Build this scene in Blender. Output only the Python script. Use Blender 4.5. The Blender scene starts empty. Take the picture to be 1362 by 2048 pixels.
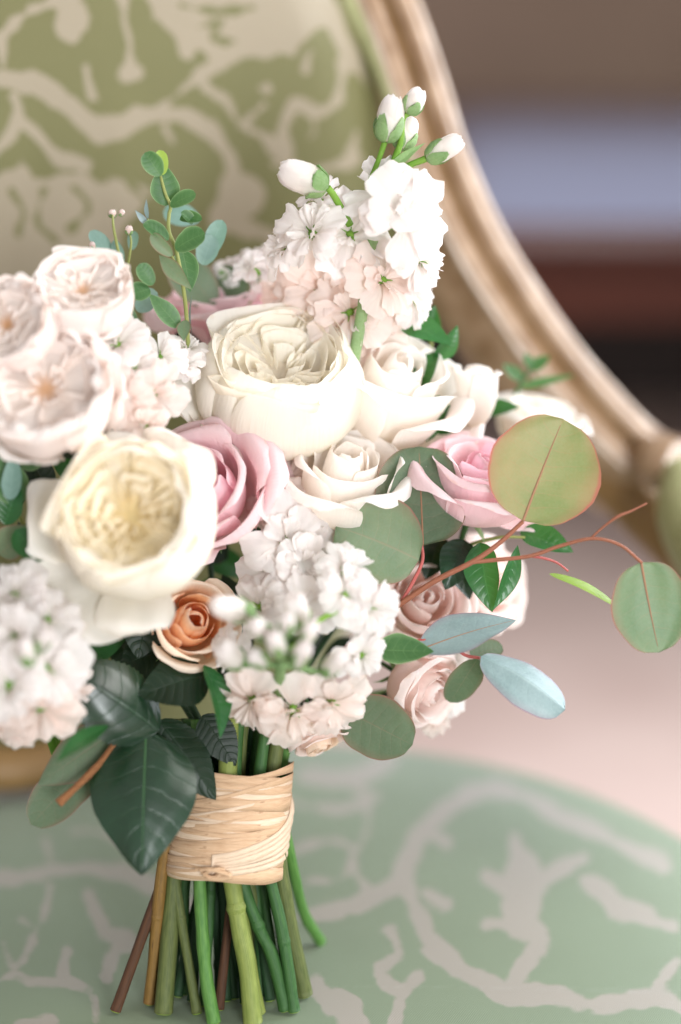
import bpy, math, random
import numpy as np
from mathutils import Vector, Matrix
R = math.radians
scene = bpy.context.scene
COL = scene.collection

# ------------------------------------------------------------------ camera
PITCH = R(17.0); FPX = 3413.0; CAMH = 0.5655        # seat top is z = 0
CAM = np.array([0.0, 0.0, CAMH])
RT = np.array([1.0, 0, 0]); FW = np.array([0, math.cos(PITCH), -math.sin(PITCH)]); UP = np.array([0, math.sin(PITCH), math.cos(PITCH)])
def P(px, py, d):
    return CAM + RT*((px-681)/FPX*d) - UP*((py-1024)/FPX*d) + FW*d
def D(x, y, z):                                     # direction: right, up, towards the lens
    return RT*x + UP*y - FW*z
def zdepth(py, z=0.0):                              # depth at which a row meets the height z
    return (CAMH-z)/(math.sin(PITCH)+(py-1024)/FPX*math.cos(PITCH))
cd = bpy.data.cameras.new('camera'); cam = bpy.data.objects.new('camera', cd); COL.objects.link(cam)
cam.location = CAM; cam.rotation_euler = (R(90)-PITCH, 0, 0)
cd.sensor_fit = 'VERTICAL'; cd.sensor_height = 36; cd.lens = 60
cd.clip_start = 0.02; cd.clip_end = 100
cd.dof.use_dof = True; cd.dof.focus_distance = 0.974; cd.dof.aperture_fstop = 1.35
scene.camera = cam
# ------------------------------------------------------------------ world, lamps, exposure
w = bpy.data.worlds.new('World'); scene.world = w; w.use_nodes = True
bg = w.node_tree.nodes['Background']; bg.inputs[0].default_value = (1.0, 0.965, 0.93, 1); bg.inputs[1].default_value = 0.50
def area(name, loc, target, sx, sy, power, col):
    l = bpy.data.lights.new(name, 'AREA'); l.shape = 'RECTANGLE'; l.size = sx; l.size_y = sy; l.energy = power; l.color = col
    o = bpy.data.objects.new(name, l); COL.objects.link(o); o.location = loc
    o.rotation_euler = (Vector(target)-Vector(loc)).to_track_quat('-Z', 'Y').to_euler()
    return o
area('window_light_high', (1.45, 0.70, 1.65), (0, 0.98, 0.2), 1.0, 1.0, 23, (1.0, 0.975, 0.94))
area('window_light_behind', (0.95, -1.65, 0.5), (0, 0.95, 0.2), 0.8, 1.3, 54, (0.95, 0.975, 1.0))
area('window_light_side', (1.2, 1.6, 0.62), (0.0, 1.0, 0.02), 0.9, 1.0, 24, (0.84, 0.91, 1.0))
area('window_light_far', (0.95, 5.9, 1.0), (0.6, 2.5, 0.2), 1.2, 0.9, 4.6, (0.54, 0.67, 1.0))
scene.view_settings.view_transform = 'Standard'; scene.view_settings.look = 'None'
scene.view_settings.exposure = 0.40; scene.view_settings.gamma = 1.0
scene.render.engine = 'CYCLES'
scene.cycles.use_denoising = True
scene.cycles.max_bounces = 10; scene.cycles.diffuse_bounces = 8; scene.cycles.transmission_bounces = 7; scene.cycles.glossy_bounces = 3
scene.cycles.caustics_reflective = False; scene.cycles.caustics_refractive = False
try: scene.cycles.sample_clamp_indirect = 4.0
except Exception: pass

# ------------------------------------------------------------------ materials
def lin(c):
    return tuple((x/12.92 if x <= 0.04045 else ((x+0.055)/1.055)**2.4) for x in (v/255.0 for v in c)) + (1.0,)
class N:
    def __init__(s, name):
        s.m = bpy.data.materials.new(name); s.m.use_nodes = True; s.t = s.m.node_tree; s.t.nodes.clear()
        s.out = s('OutputMaterial')
    def __call__(s, typ, **kw):
        n = s.t.nodes.new('ShaderNode'+typ)
        for k, v in kw.items():
            if k in ('operation', 'blend_type', 'data_type', 'attribute_name', 'wave_type', 'bands_direction', 'feature', 'interpolation_type'): setattr(n, k, v)
            else:
                inp = n.inputs[int(k[1:])] if k[0] == 'i' and k[1:].isdigit() else n.inputs[k.replace('_', ' ')]
                if hasattr(v, 'is_output'): s.t.links.new(v, inp)
                else: inp.default_value = v
        return n
    def math(s, op, a, b=0.0, c=0.0):
        return s('Math', operation=op, i0=a, i1=b, i2=c).outputs[0]
    def mix(s, f, a, b, mode='MIX'):
        n = s('MixRGB', blend_type=mode, i0=f, i1=a, i2=b); return n.outputs[0]
    def ramp(s, f, stops):
        n = s('ValToRGB', i0=f); e = n.color_ramp.elements
        while len(e) > 1: e.remove(e[-1])
        e[0].position = stops[0][0]; e[0].color = stops[0][1]
        for p, c in stops[1:]:
            q = e.new(p); q.color = c
        return n.outputs[0]
    def uv(s):
        u = s('UVMap'); x = s('SeparateXYZ', i0=u.outputs[0]); return x.outputs[0], x.outputs[1], u.outputs[0]
    def done(s, sh):
        s.t.links.new(sh, s.out.inputs[0]); return s.m
    def link(s, a, b): s.t.links.new(a, b)

def petal_mat(name, base, mid, tip, tr=0.38, stops=(0.0, 0.42, 0.92), trcol=None, edge=None):
    n = N(name); u, v, uvv = n.uv()
    info = n('ObjectInfo')
    ns = n('TexNoise', Scale=3.0, Detail=3.0)
    mp = n('Mapping', i0=uvv); mp.inputs['Scale'].default_value = (16, 1.6, 1)
    n.link(mp.outputs[0], ns.inputs[0])
    vv = n.math('ADD', v, n.math('MULTIPLY', n.math('SUBTRACT', ns.outputs[0], 0.5), 0.22))
    c = n.ramp(vv, [(stops[0], lin(base)), (stops[1], lin(mid)), (stops[2], lin(tip))])
    hs = n('HueSaturation', Color=c); n.link(n.math('MULTIPLY_ADD', info.outputs['Random'], 0.07, 0.955), hs.inputs['Value'])
    n.link(n.math('MULTIPLY_ADD', info.outputs['Random'], 0.3, 0.85), hs.inputs['Saturation'])
    c = hs.outputs[0]
    if edge:
        ed = n.math('SMOOTH_MIN', 1.0, n.math('POWER', n.math('ABSOLUTE', n.math('MULTIPLY_ADD', u, 2.0, -1.0)), 12.0), 0.0)
        c = n.mix(n.math('MULTIPLY', ed, 0.5), c, lin(edge))
    geo = n('NewGeometry'); big = n('TexNoise', Scale=900.0, Detail=2.0); n.link(geo.outputs['Position'], big.inputs[0])
    mp2 = n('Mapping', i0=uvv); mp2.inputs['Scale'].default_value = (70, 1.2, 1); vs = n('TexNoise', Scale=2.0, Detail=2.0); n.link(mp2.outputs[0], vs.inputs[0])
    c = n.mix(n.math('MULTIPLY', n.math('POWER', vs.outputs[0], 3.0), 0.35), c, n.mix(0.5, c, lin(base)))
    br = n('TexNoise', Scale=130.0, Detail=3.0); n.link(geo.outputs['Position'], br.inputs[0])
    tipm = n.ramp(n.math('ADD', v, n.math('MULTIPLY_ADD', br.outputs[0], 0.10, -0.05)), [(0.955, (0, 0, 0, 1)), (1.0, (1, 1, 1, 1))])
    c = n.mix(n.math('MULTIPLY', n.math('MULTIPLY', tipm, n.ramp(br.outputs[0], [(0.5, (0, 0, 0, 1)), (0.68, (1, 1, 1, 1))])), 0.4), c, lin((206, 168, 120)))
    bm = n('Bump', Strength=0.5, Distance=0.0010); n.link(n.math('ADD', n.math('ADD', ns.outputs[0], n.math('MULTIPLY', vs.outputs[0], 0.5)), n.math('MULTIPLY', big.outputs[0], 0.25)), bm.inputs['Height'])
    p = n('BsdfPrincipled', Base_Color=c, Roughness=0.68, Normal=bm.outputs[0]); p.inputs['Specular IOR Level'].default_value = 0.15
    try:
        p.inputs['Sheen Weight'].default_value = 0.12; p.inputs['Sheen Roughness'].default_value = 0.5
    except Exception: pass
    tcol = c if trcol is None else n.mix(0.7, c, lin(trcol))
    t = n('BsdfTranslucent', Color=tcol)
    return n.done(n('MixShader', i0=tr, i1=p.outputs[0], i2=t.outputs[0]).outputs[0])

def leaf_mat(name, c1, c2, vein, rough=0.42, spec=0.5, tr=0.2, nlat=9.0, edge=None, veinamt=0.6, bloom=None, bump=0.5, latw=0.07, coat=0.0):
    n = N(name); u, v, uvv = n.uv()
    a = n.math('ABSOLUTE', n.math('MULTIPLY_ADD', u, 2.0, -1.0))
    geo = n('NewGeometry')
    ns = n('TexNoise', Scale=38.0, Detail=5.0); n.link(geo.outputs['Position'], ns.inputs[0])
    fine = n('TexNoise', Scale=700.0, Detail=3.0); n.link(geo.outputs['Position'], fine.inputs[0])
    info = n('ObjectInfo')
    f = n.math('ADD', n.math('MULTIPLY_ADD', ns.outputs[0], 1.8, -0.55), n.math('MULTIPLY_ADD', info.outputs['Random'], 0.5, -0.25))
    c = n.ramp(f, [(0.0, lin(c1)), (1.0, lin(c2))])
    midr = n.math('SUBTRACT', 1.0, n.math('SMOOTH_MIN', n.math('DIVIDE', a, n.math('MULTIPLY_ADD', v, -0.035, 0.055)), 1.0, 0.1))
    ph = n.math('FRACT', n.math('ADD', n.math('MULTIPLY', n.math('SUBTRACT', v, n.math('MULTIPLY', n.math('POWER', a, 1.3), 0.16)), nlat), n.math('MULTIPLY', ns.outputs[0], 1.3)))
    tri = n.math('ABSOLUTE', n.math('SUBTRACT', ph, 0.5))
    lat = n.math('SUBTRACT', 1.0, n.math('SMOOTH_MIN', n.math('DIVIDE', tri, latw), 1.0, 0.2))
    lat = n.math('MULTIPLY', lat, n.math('SUBTRACT', 1.0, n.math('MULTIPLY', a, 0.75)))
    vn = n.math('MAXIMUM', n.math('MULTIPLY', midr, 1.0), n.math('MULTIPLY', lat, 0.7))
    vo = n('TexVoronoi', feature='DISTANCE_TO_EDGE', Scale=260.0); n.link(geo.outputs['Position'], vo.inputs['Vector'])
    net = n.math('SUBTRACT', 1.0, n.math('SMOOTH_MIN', n.math('MULTIPLY', vo.outputs[0], 9.0), 1.0, 0.2))
    c = n.mix(n.math('MULTIPLY', vn, veinamt), c, lin(vein))
    c = n.mix(n.math('MULTIPLY', net, 0.14*veinamt), c, lin(vein))
    if bloom:
        fb = n.ramp(n.math('ADD', fine.outputs[0], n.math('MULTIPLY', ns.outputs[0], 0.4)), [(0.45, (0, 0, 0, 1)), (0.95, (1, 1, 1, 1))])
        c = n.mix(n.math('MULTIPLY', fb, 0.22), c, lin(bloom))
    if edge:
        e = n.ramp(n.math('ADD', a, n.math('MULTIPLY_ADD', ns.outputs[0], 0.10, -0.05)), [(0.70, (0, 0, 0, 1)), (0.945, (0.28, 0.28, 0.28, 1)), (0.985, (1, 1, 1, 1))])
        c = n.mix(n.math('MULTIPLY', e, 0.85), c, lin(edge))
    h = n.math('ADD', n.math('MULTIPLY', vn, -0.55), n.math('ADD', n.math('MULTIPLY', fine.outputs[0], 0.10), n.math('MULTIPLY', n.math('POWER', tri, 0.7), 0.7)))
    bm = n('Bump', Strength=bump, Distance=0.0008, Height=h)
    p = n('BsdfPrincipled', Base_Color=c, Roughness=rough, Normal=bm.outputs[0]); p.inputs['Specular IOR Level'].default_value = spec
    if coat:
        p.inputs['Coat Weight'].default_value = coat; p.inputs['Coat Roughness'].default_value = 0.28
    t = n('BsdfTranslucent', Color=n.mix(0.45, c, lin((120, 170, 40))))
    return n.done(n('MixShader', i0=tr, i1=p.outputs[0], i2=t.outputs[0]).outputs[0])

def simple_mat(name, c1, c2, rough=0.6, scale=60, stretch=(1, 1, 1), bump=0.3, spec=0.4, dist=0.001, detail=4.0):
    n = N(name); tc = n('TexCoord'); mp = n('Mapping', i0=tc.outputs['Object']); mp.inputs['Scale'].default_value = stretch
    ns = n('TexNoise', Scale=scale, Detail=detail); n.link(mp.outputs[0], ns.inputs[0])
    c = n.ramp(ns.outputs[0], [(0.3, lin(c1)), (0.7, lin(c2))])
    bm = n('Bump', Strength=bump, Distance=dist, Height=ns.outputs[0])
    p = n('BsdfPrincipled', Base_Color=c, Roughness=rough, Normal=bm.outputs[0]); p.inputs['Specular IOR Level'].default_value = spec
    return n.done(p.outputs[0])

def stem_mat(name, c1, c2, rough=0.5, node=None):
    rough = rough+0.12
    n = N(name); u, v, uvv = n.uv(); mp = n('Mapping', i0=uvv); mp.inputs['Scale'].default_value = (5, 9, 1)
    ns = n('TexNoise', Scale=2.0, Detail=4.0); n.link(mp.outputs[0], ns.inputs[0])
    mp2 = n('Mapping', i0=uvv); mp2.inputs['Scale'].default_value = (30, 2, 1)
    st = n('TexNoise', Scale=2.0, Detail=3.0); n.link(mp2.outputs[0], st.inputs[0])
    f = n.math('MULTIPLY_ADD', n.math('ADD', ns.outputs[0], n.math('MULTIPLY', st.outputs[0], 0.7)), 1.4, -0.7)
    c = n.ramp(f, [(0.1, lin(c1)), (0.9, lin(c2))])
    if node:
        k = n.ramp(ns.outputs[0], [(0.60, (0, 0, 0, 1)), (0.68, (1, 1, 1, 1))]); c = n.mix(n.math('MULTIPLY', k, 0.75), c, lin(node))
    bm = n('Bump', Strength=0.4, Distance=0.0007, Height=st.outputs[0])
    p = n('BsdfPrincipled', Base_Color=c, Roughness=rough, Normal=bm.outputs[0]); p.inputs['Specular IOR Level'].default_value = 0.4
    return n.done(p.outputs[0])

def fabric_mat(name, ground, figure, ground2):
    n = N(name); at = n('Attribute', attribute_name='figure'); tc = n('TexCoord'); u, v, uvv = n.uv()
    wob = n('TexNoise', Scale=220.0, Detail=2.0); n.link(tc.outputs['Object'], wob.inputs[0])
    f = n.math('ADD', at.outputs['Fac'], n.math('MULTIPLY_ADD', wob.outputs[0], 0.24, -0.12))
    f = n.ramp(f, [(0.33, (0, 0, 0, 1)), (0.67, (1, 1, 1, 1))])
    big = n('TexNoise', Scale=14.0, Detail=3.0); n.link(tc.outputs['Object'], big.inputs[0])
    g = n.mix(big.outputs[0], lin(ground), lin(ground2))
    c = n.mix(f, g, lin(figure))
    sx = n.math('SINE', n.math('MULTIPLY', u, 2600.0)); sy = n.math('SINE', n.math('MULTIPLY', v, 2600.0))
    wv = n.math('MULTIPLY', sx, sy)
    c = n.mix(n.math('MULTIPLY_ADD', wv, 0.06, 0.06), c, lin((60, 62, 36)))
    bm = n('Bump', Strength=0.25, Distance=0.0005, Height=n.math('ADD', wv, n.math('MULTIPLY', f, 1.2)))
    p = n('BsdfPrincipled', Base_Color=c, Normal=bm.outputs[0]); p.inputs['Specular IOR Level'].default_value = 0.5
    n.link(n.math('MULTIPLY_ADD', f, -0.04, 0.52), p.inputs['Roughness'])
    p.inputs['Sheen Weight'].default_value = 0.5; p.inputs['Sheen Roughness'].default_value = 0.4
    return n.done(p.outputs[0])

M = {}
M['garden'] = petal_mat('petal_cream', (250, 240, 212), (252, 248, 238), (254, 252, 248), 0.42, trcol=(255, 247, 228))
M['garden_in'] = petal_mat('petal_cream_inner', (254, 240, 218), (254, 248, 238), (254, 253, 249), 0.5, stops=(0.1, 0.6, 1.0), trcol=(255, 247, 226))
M['yellow_in'] = petal_mat('petal_butter_inner', (253, 231, 180), (255, 246, 222), (255, 252, 245), 0.5, stops=(0.1, 0.5, 1.0), trcol=(255, 245, 214))
M['white'] = petal_mat('petal_white', (244, 236, 212), (250, 244, 237), (253, 251, 249), 0.40, trcol=(255, 242, 230))
M['blush'] = petal_mat('petal_blush_white', (250, 228, 206), (252, 244, 240), (254, 251, 249), 0.40, trcol=(255, 240, 232))
M['blush_in'] = petal_mat('petal_blush_inner', (243, 190, 142), (252, 242, 234), (254, 250, 248), 0.48, stops=(0.06, 0.34, 1.0), trcol=(255, 244, 236))
M['pink'] = petal_mat('petal_pink', (250, 234, 226), (249, 221, 227), (252, 236, 240), 0.44, stops=(0.0, 0.5, 1.0), trcol=(253, 212, 216), edge=(252, 238, 240))
M['pink_in'] = petal_mat('petal_pink_inner', (245, 198, 210), (249, 216, 224), (252, 233, 238), 0.44, stops=(0.1, 0.6, 1.0), trcol=(250, 190, 206))
M['palepink'] = petal_mat('petal_pale_pink', (248, 228, 210), (251, 234, 228), (253, 243, 240), 0.40, trcol=(255, 228, 220))
M['peach'] = petal_mat('petal_peach', (244, 208, 168), (248, 226, 202), (251, 238, 222), 0.36, trcol=(255, 216, 178))
M['peach_in'] = petal_mat('petal_peach_inner', (240, 180, 124), (249, 216, 178), (253, 238, 220), 0.44, stops=(0.15, 0.62, 1.0), trcol=(252, 180, 110))
M['stock'] = petal_mat('petal_stock_white', (196, 212, 150), (243, 243, 236), (250, 249, 249), 0.48, stops=(0.0, 0.24, 0.7), trcol=(255, 240, 236))  # green petal base; shading inside the floret is put into it too
M['stockblush'] = petal_mat('petal_stock_blush', (206, 208, 156), (244, 234, 226), (250, 244, 240), 0.48, stops=(0.0, 0.26, 0.8), trcol=(255, 224, 212))  # base tone likewise carries painted shading besides its green
M['calyx'] = leaf_mat('calyx_green', (112, 150, 88), (160, 188, 130), (190, 210, 165), 0.6, 0.3, 0.3, nlat=3, bloom=(196, 214, 186), veinamt=0.3)
M['throat'] = leaf_mat('throat_green', (104, 158, 48), (160, 198, 92), (200, 220, 140), 0.55, 0.3, 0.35, nlat=3, veinamt=0.2)
M['euc'] = leaf_mat('eucalyptus_leaf', (96, 122, 92), (124, 140, 104), (150, 128, 104), 0.5, 0.4, 0.16, nlat=7, edge=(150, 92, 88), veinamt=0.5, bloom=(136, 154, 134), bump=0.12, latw=0.05)
M['euc_warm'] = leaf_mat('eucalyptus_leaf_warm', (104, 130, 76), (156, 140, 98), (172, 118, 92), 0.5, 0.4, 0.2, nlat=7, edge=(176, 88, 88), veinamt=0.5, bloom=(150, 160, 122), bump=0.12, latw=0.05)
M['euc_dark'] = leaf_mat('eucalyptus_leaf_dark', (78, 98, 74), (98, 116, 88), (128, 110, 92), 0.5, 0.4, 0.14, nlat=7, edge=(140, 96, 86), veinamt=0.45, bloom=(118, 134, 114), bump=0.22, latw=0.05)
M['euc_blue'] = leaf_mat('eucalyptus_leaf_blue', (122, 144, 146), (142, 162, 166), (150, 176, 176), 0.42, 0.5, 0.1, nlat=7, edge=(140, 104, 122), veinamt=0.35, bloom=(172, 196, 196), bump=0.2, latw=0.05)
M['sprig'] = leaf_mat('sprig_leaf', (54, 96, 54), (88, 128, 80), (142, 176, 116), 0.45, 0.45, 0.25, nlat=6, edge=(150, 180, 130), veinamt=0.3, bump=0.2)
M['sprig_blue'] = leaf_mat('sprig_leaf_blue', (112, 146, 136), (150, 178, 172), (170, 196, 186), 0.5, 0.4, 0.2, nlat=5, veinamt=0.3, bump=0.2)
M['rusc'] = leaf_mat('glossy_leaf', (26, 84, 42), (50, 114, 60), (90, 156, 92), 0.3, 0.55, 0.28, nlat=8, veinamt=0.3, bump=0.3)
M['lime'] = leaf_mat('young_leaf', (138, 168, 60), (164, 188, 84), (176, 196, 100), 0.42, 0.4, 0.4, nlat=8, veinamt=0.2, bump=0.2)
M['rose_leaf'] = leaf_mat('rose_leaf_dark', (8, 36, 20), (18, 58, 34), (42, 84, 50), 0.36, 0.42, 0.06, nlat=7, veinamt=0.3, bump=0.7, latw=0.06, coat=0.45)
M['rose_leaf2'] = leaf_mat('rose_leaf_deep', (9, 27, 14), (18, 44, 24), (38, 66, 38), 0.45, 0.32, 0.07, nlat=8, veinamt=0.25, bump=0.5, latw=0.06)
M['twig_red'] = stem_mat('twig_red', (128, 76, 56), (158, 100, 74), 0.45)
M['rib'] = stem_mat('leaf_rib', (150, 106, 82), (160, 124, 94), 0.5)
M['rib_dark'] = stem_mat('leaf_rib_dark', (52, 92, 56), (70, 108, 66), 0.4)
M['petiole'] = stem_mat('petiole_pink', (158, 76, 74), (184, 98, 90), 0.45)
M['twig_green'] = stem_mat('twig_green', (120, 132, 70), (156, 160, 96), 0.5)
M['st_bright'] = stem_mat('stem_bright', (60, 106, 42), (96, 138, 66), 0.45)
M['st_yellow'] = stem_mat('stem_yellow', (104, 118, 52), (134, 144, 74), 0.45)
M['st_mid'] = stem_mat('stem_mid', (34, 74, 32), (62, 100, 48), 0.45)
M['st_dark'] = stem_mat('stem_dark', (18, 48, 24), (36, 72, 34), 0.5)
M['st_olive'] = stem_mat('stem_olive', (66, 78, 36), (100, 108, 58), 0.5)
M['st_amber'] = stem_mat('stem_amber', (104, 78, 34), (138, 104, 48), 0.5, node=(72, 50, 26))
M['st_brown'] = stem_mat('stem_brown', (58, 36, 22), (92, 58, 34), 0.6)
M['bark'] = stem_mat('twig_bark', (104, 66, 40), (158, 108, 68), 0.75, node=(66, 42, 28))
M['raffia'] = stem_mat('raffia', (180, 142, 108), (216, 186, 154), 0.5, node=(146, 108, 76))
M['raffia2'] = stem_mat('raffia_pale', (200, 170, 140), (230, 210, 188), 0.42)
M['core'] = simple_mat('raffia_core', (150, 112, 76), (186, 148, 108), 0.7)
M['gilt'] = simple_mat('gilt_wood', (126, 95, 64), (182, 154, 128), 0.32, 34, (1, 1, 1), 0.3, 0.6, detail=8.0)
M['gilt_side'] = simple_mat('gilt_wood_side', (120, 92, 54), (148, 116, 74), 0.45, 22, (1, 1, 1), 0.2, 0.4)
M['fabric'] = fabric_mat('silk_damask', (102, 101, 58), (156, 145, 124), (114, 112, 68))
M['fabric_cool_lit'] = fabric_mat('silk_damask_cool_lit', (114, 130, 104), (158, 152, 142), (124, 140, 114))  # same silk as the back, cool mint light put into its colours
M['welt'] = simple_mat('welt_cord', (146, 150, 104), (172, 172, 130), 0.5, 300, (1, 1, 1), 0.3)
M['floor'] = simple_mat('floor_stone', (196, 172, 164), (212, 190, 182), 0.5, 4, (1, 1, 1), 0.05)
M['wall'] = simple_mat('wall_plaster', (142, 120, 106), (156, 134, 118), 0.9, 2.0, (1, 1, 1), 0.05)
M['mahog'] = simple_mat('mahogany', (50, 20, 14), (80, 36, 24), 0.28, 7, (0.4, 6, 6), 0.05, 0.5)
M['mahog_front'] = simple_mat('mahogany_front', (58, 27, 18), (84, 42, 29), 0.6, 7, (0.4, 6, 6), 0.05, 0.15)
M['table_shade'] = simple_mat('table_shade_dark', (28, 17, 13), (42, 26, 19), 0.7, 7, (6, 0.4, 6), 0.1, 0.4)  # near-black tone for the painted darkness under the table

# ------------------------------------------------------------------ mesh helpers
def catmull(pts, m):
    p = np.asarray(pts, float); n = len(p)
    q = np.vstack([2*p[0]-p[1], p, 2*p[-1]-p[-2]])
    t = np.linspace(0, n-1, m); i = np.minimum(t.astype(int), n-2); f = (t-i)[:, None]
    a, b, c, d = q[i], q[i+1], q[i+2], q[i+3]
    return 0.5*((2*b)+(-a+c)*f+(2*a-5*b+4*c-d)*f*f+(-a+3*b-3*c+d)*f**3)
def link(o, parent=None):
    COL.objects.link(o)
    if parent is not None: o.parent = parent
    return o
def mesh_obj(name, V, F, mat, parent=None, uv=None, smooth=True):
    me = bpy.data.meshes.new(name); me.from_pydata([tuple(v) for v in V], [], F)
    if uv is not None:
        l = me.uv_layers.new(name='UVMap'); li = np.empty(len(me.loops), np.int32); me.loops.foreach_get('vertex_index', li)
        l.data.foreach_set('uv', np.asarray(uv, np.float32)[li].ravel())
    if smooth: me.polygons.foreach_set('use_smooth', [True]*len(me.polygons))
    me.materials.append(mat); me.update()
    return link(bpy.data.objects.new(name, me), parent)
FC = {}
def grid_faces(nv, nu, wrap=False):
    k = (nv, nu, wrap)
    if k not in FC:
        FC[k] = [(j*nu+i, j*nu+(i+1) % nu, (j+1)*nu+(i+1) % nu, (j+1)*nu+i) for j in range(nv-1) for i in range(nu if wrap else nu-1)]
    return FC[k]
def grid_obj(name, G, mat, parent=None, wrap=False):
    nv, nu = G.shape[:2]
    uu, vv = np.meshgrid(np.linspace(0, 1, nu), np.linspace(0, 1, nv))
    return mesh_obj(name, G.reshape(-1, 3), grid_faces(nv, nu, wrap), mat, parent, np.stack([uu.ravel(), vv.ravel()], 1))
def gnormals(G):
    du = np.gradient(G, axis=1); dv = np.gradient(G, axis=0); n = np.cross(du, dv)
    return n/np.maximum(np.linalg.norm(n, axis=2, keepdims=True), 1e-12)
def snoise(rng, a, b, k=4, f=1.0):
    o = 0
    for i in range(k):
        fx, fy = rng.uniform(-1, 1, 2)*f*(1+i*0.8); o = o+np.sin(a*fx*3.1+b*fy*3.1+rng.uniform(0, 6.28))/(1+0.6*i)
    return o*0.5
def thing(name, label, cat, loc=(0, 0, 0), axis=None, group=None, spin=0.0):
    o = bpy.data.objects.new(name, None); o.empty_display_size = 0.01; COL.objects.link(o)
    m = Matrix.Translation(Vector(loc))
    if axis is not None:
        m = m @ Vector(axis).to_track_quat('Z', 'Y').to_matrix().to_4x4() @ Matrix.Rotation(spin, 4, 'Z')
    o.matrix_world = m; o['label'] = label; o['category'] = cat; o['kind'] = 'thing'
    if group: o['group'] = group
    return o
def tag(o, label, cat, group=None):
    o['label'] = label; o['category'] = cat
    if group: o['group'] = group
    return o
def to_local(root, pts):
    mi = np.array(root.matrix_world.inverted()); p = np.asarray(pts, float).reshape(-1, 3)
    return (p @ mi[:3, :3].T + mi[:3, 3]).reshape(np.asarray(pts).shape)
def tube_grid(pts, rad, sides=8, m=None, flat=1.0, caps=True, nhint=None):
    pts = np.asarray(pts, float); m = m or max(6, 5*len(pts)); C = catmull(pts, m)
    rr = np.interp(np.linspace(0, 1, m), np.linspace(0, 1, len(rad)), rad) if np.ndim(rad) else np.full(m, rad)
    T = np.gradient(C, axis=0); T /= np.maximum(np.linalg.norm(T, axis=1, keepdims=True), 1e-12)
    n = np.cross(T[0], [0.31, 0.82, 0.17]) if nhint is None else np.asarray(nhint, float)
    G = np.empty((m, sides, 3))
    a = np.linspace(0, 2*np.pi, sides, endpoint=False)
    for i in range(m):
        n = n-T[i]*np.dot(n, T[i]); n /= np.linalg.norm(n); b = np.cross(T[i], n)
        G[i] = C[i]+rr[i]*(np.cos(a)[:, None]*n*flat+np.sin(a)[:, None]*b)
    if caps:
        G = np.concatenate([np.repeat(C[:1, None], sides, 1), G[:1], G, G[-1:], np.repeat(C[-1:, None], sides, 1)], 0)
    return G
def tube(name, pts, rad, mat, parent=None, sides=8, m=None, flat=1.0, nhint=None):
    G = tube_grid(pts, rad, sides, m, flat, True, nhint)
    if parent is not None: G = to_local(parent, G)
    return grid_obj(name, G, mat, parent, True)

# ------------------------------------------------------------------ petals
def petal_grid(prof, W, rng, nu=13, nv=13, dip=0.22, dp=2.4, ruf=0.0, rf=4.0, curl=0.0, wob=0.0, notch=0.0, ang=0.0, tw=0.0, flat=0.0, tipn=0.03, ws=0.62, tipw=0.88, hug=0.0):
    vv = np.linspace(0, 1, nv)[:, None]; uu = np.linspace(-1, 1, nu)[None, :]
    tn = snoise(rng, uu*1.6, 0*uu, 4, 1.5)*tipn
    ve = np.clip(vv*(1-dip*np.abs(uu)**dp-notch*np.exp(-(uu/0.16)**2)+tn*vv), 0, 1.05)
    tab = catmull(prof, 64); s = np.clip(ve, 0, 1)*63
    r = np.interp(s, np.arange(64), tab[:, 0]); z = np.interp(s, np.arange(64), tab[:, 1])
    wsh = (ws+(1-ws)*np.sin(np.minimum(vv/0.6, 1)*np.pi/2))*np.where(vv > 0.6, 1-(1-tipw)*((vv-0.6)/0.4)**2, 1.0)
    a = W*wsh*uu
    r = r*(1+flat*(1/np.cos(np.clip(a, -1.1, 1.1))-1))
    if curl:
        k = curl*np.maximum(0, np.abs(uu)-0.4)**2*np.clip((ve-0.45)/0.55, 0, 1)**1.3
        r = r+k*1.3; z = z-k*1.2
    if hug: r = r*(1-hug*uu**4)
    a = a+ang+tw*vv
    G = np.stack([r*np.cos(a), r*np.sin(a), z+0*a], 2)
    R0 = max(abs(np.asarray(prof)[:, 0]).max(), 1e-4)
    dsp = 0
    if ruf:
        ph = rng.uniform(0, 6.28); dsp = dsp+ruf*vv**2.2*(np.sin(uu*rf+ph)+0.6*np.sin(uu*rf*2.3+ph*2+vv*2))
    if wob: dsp = dsp+wob*snoise(rng, uu*1.3, vv*1.6, 4, 0.9)*np.clip(vv*1.6, 0, 1)
    if ruf or wob: G = G+gnormals(G)*np.asarray(dsp)[:, :, None]
    return G
def lerp_prof(ks, t):
    x = t*(len(ks)-1); i = min(int(x), len(ks)-2); f = x-i
    return (1-f)*np.asarray(ks[i], float)+f*np.asarray(ks[i+1], float)

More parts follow.
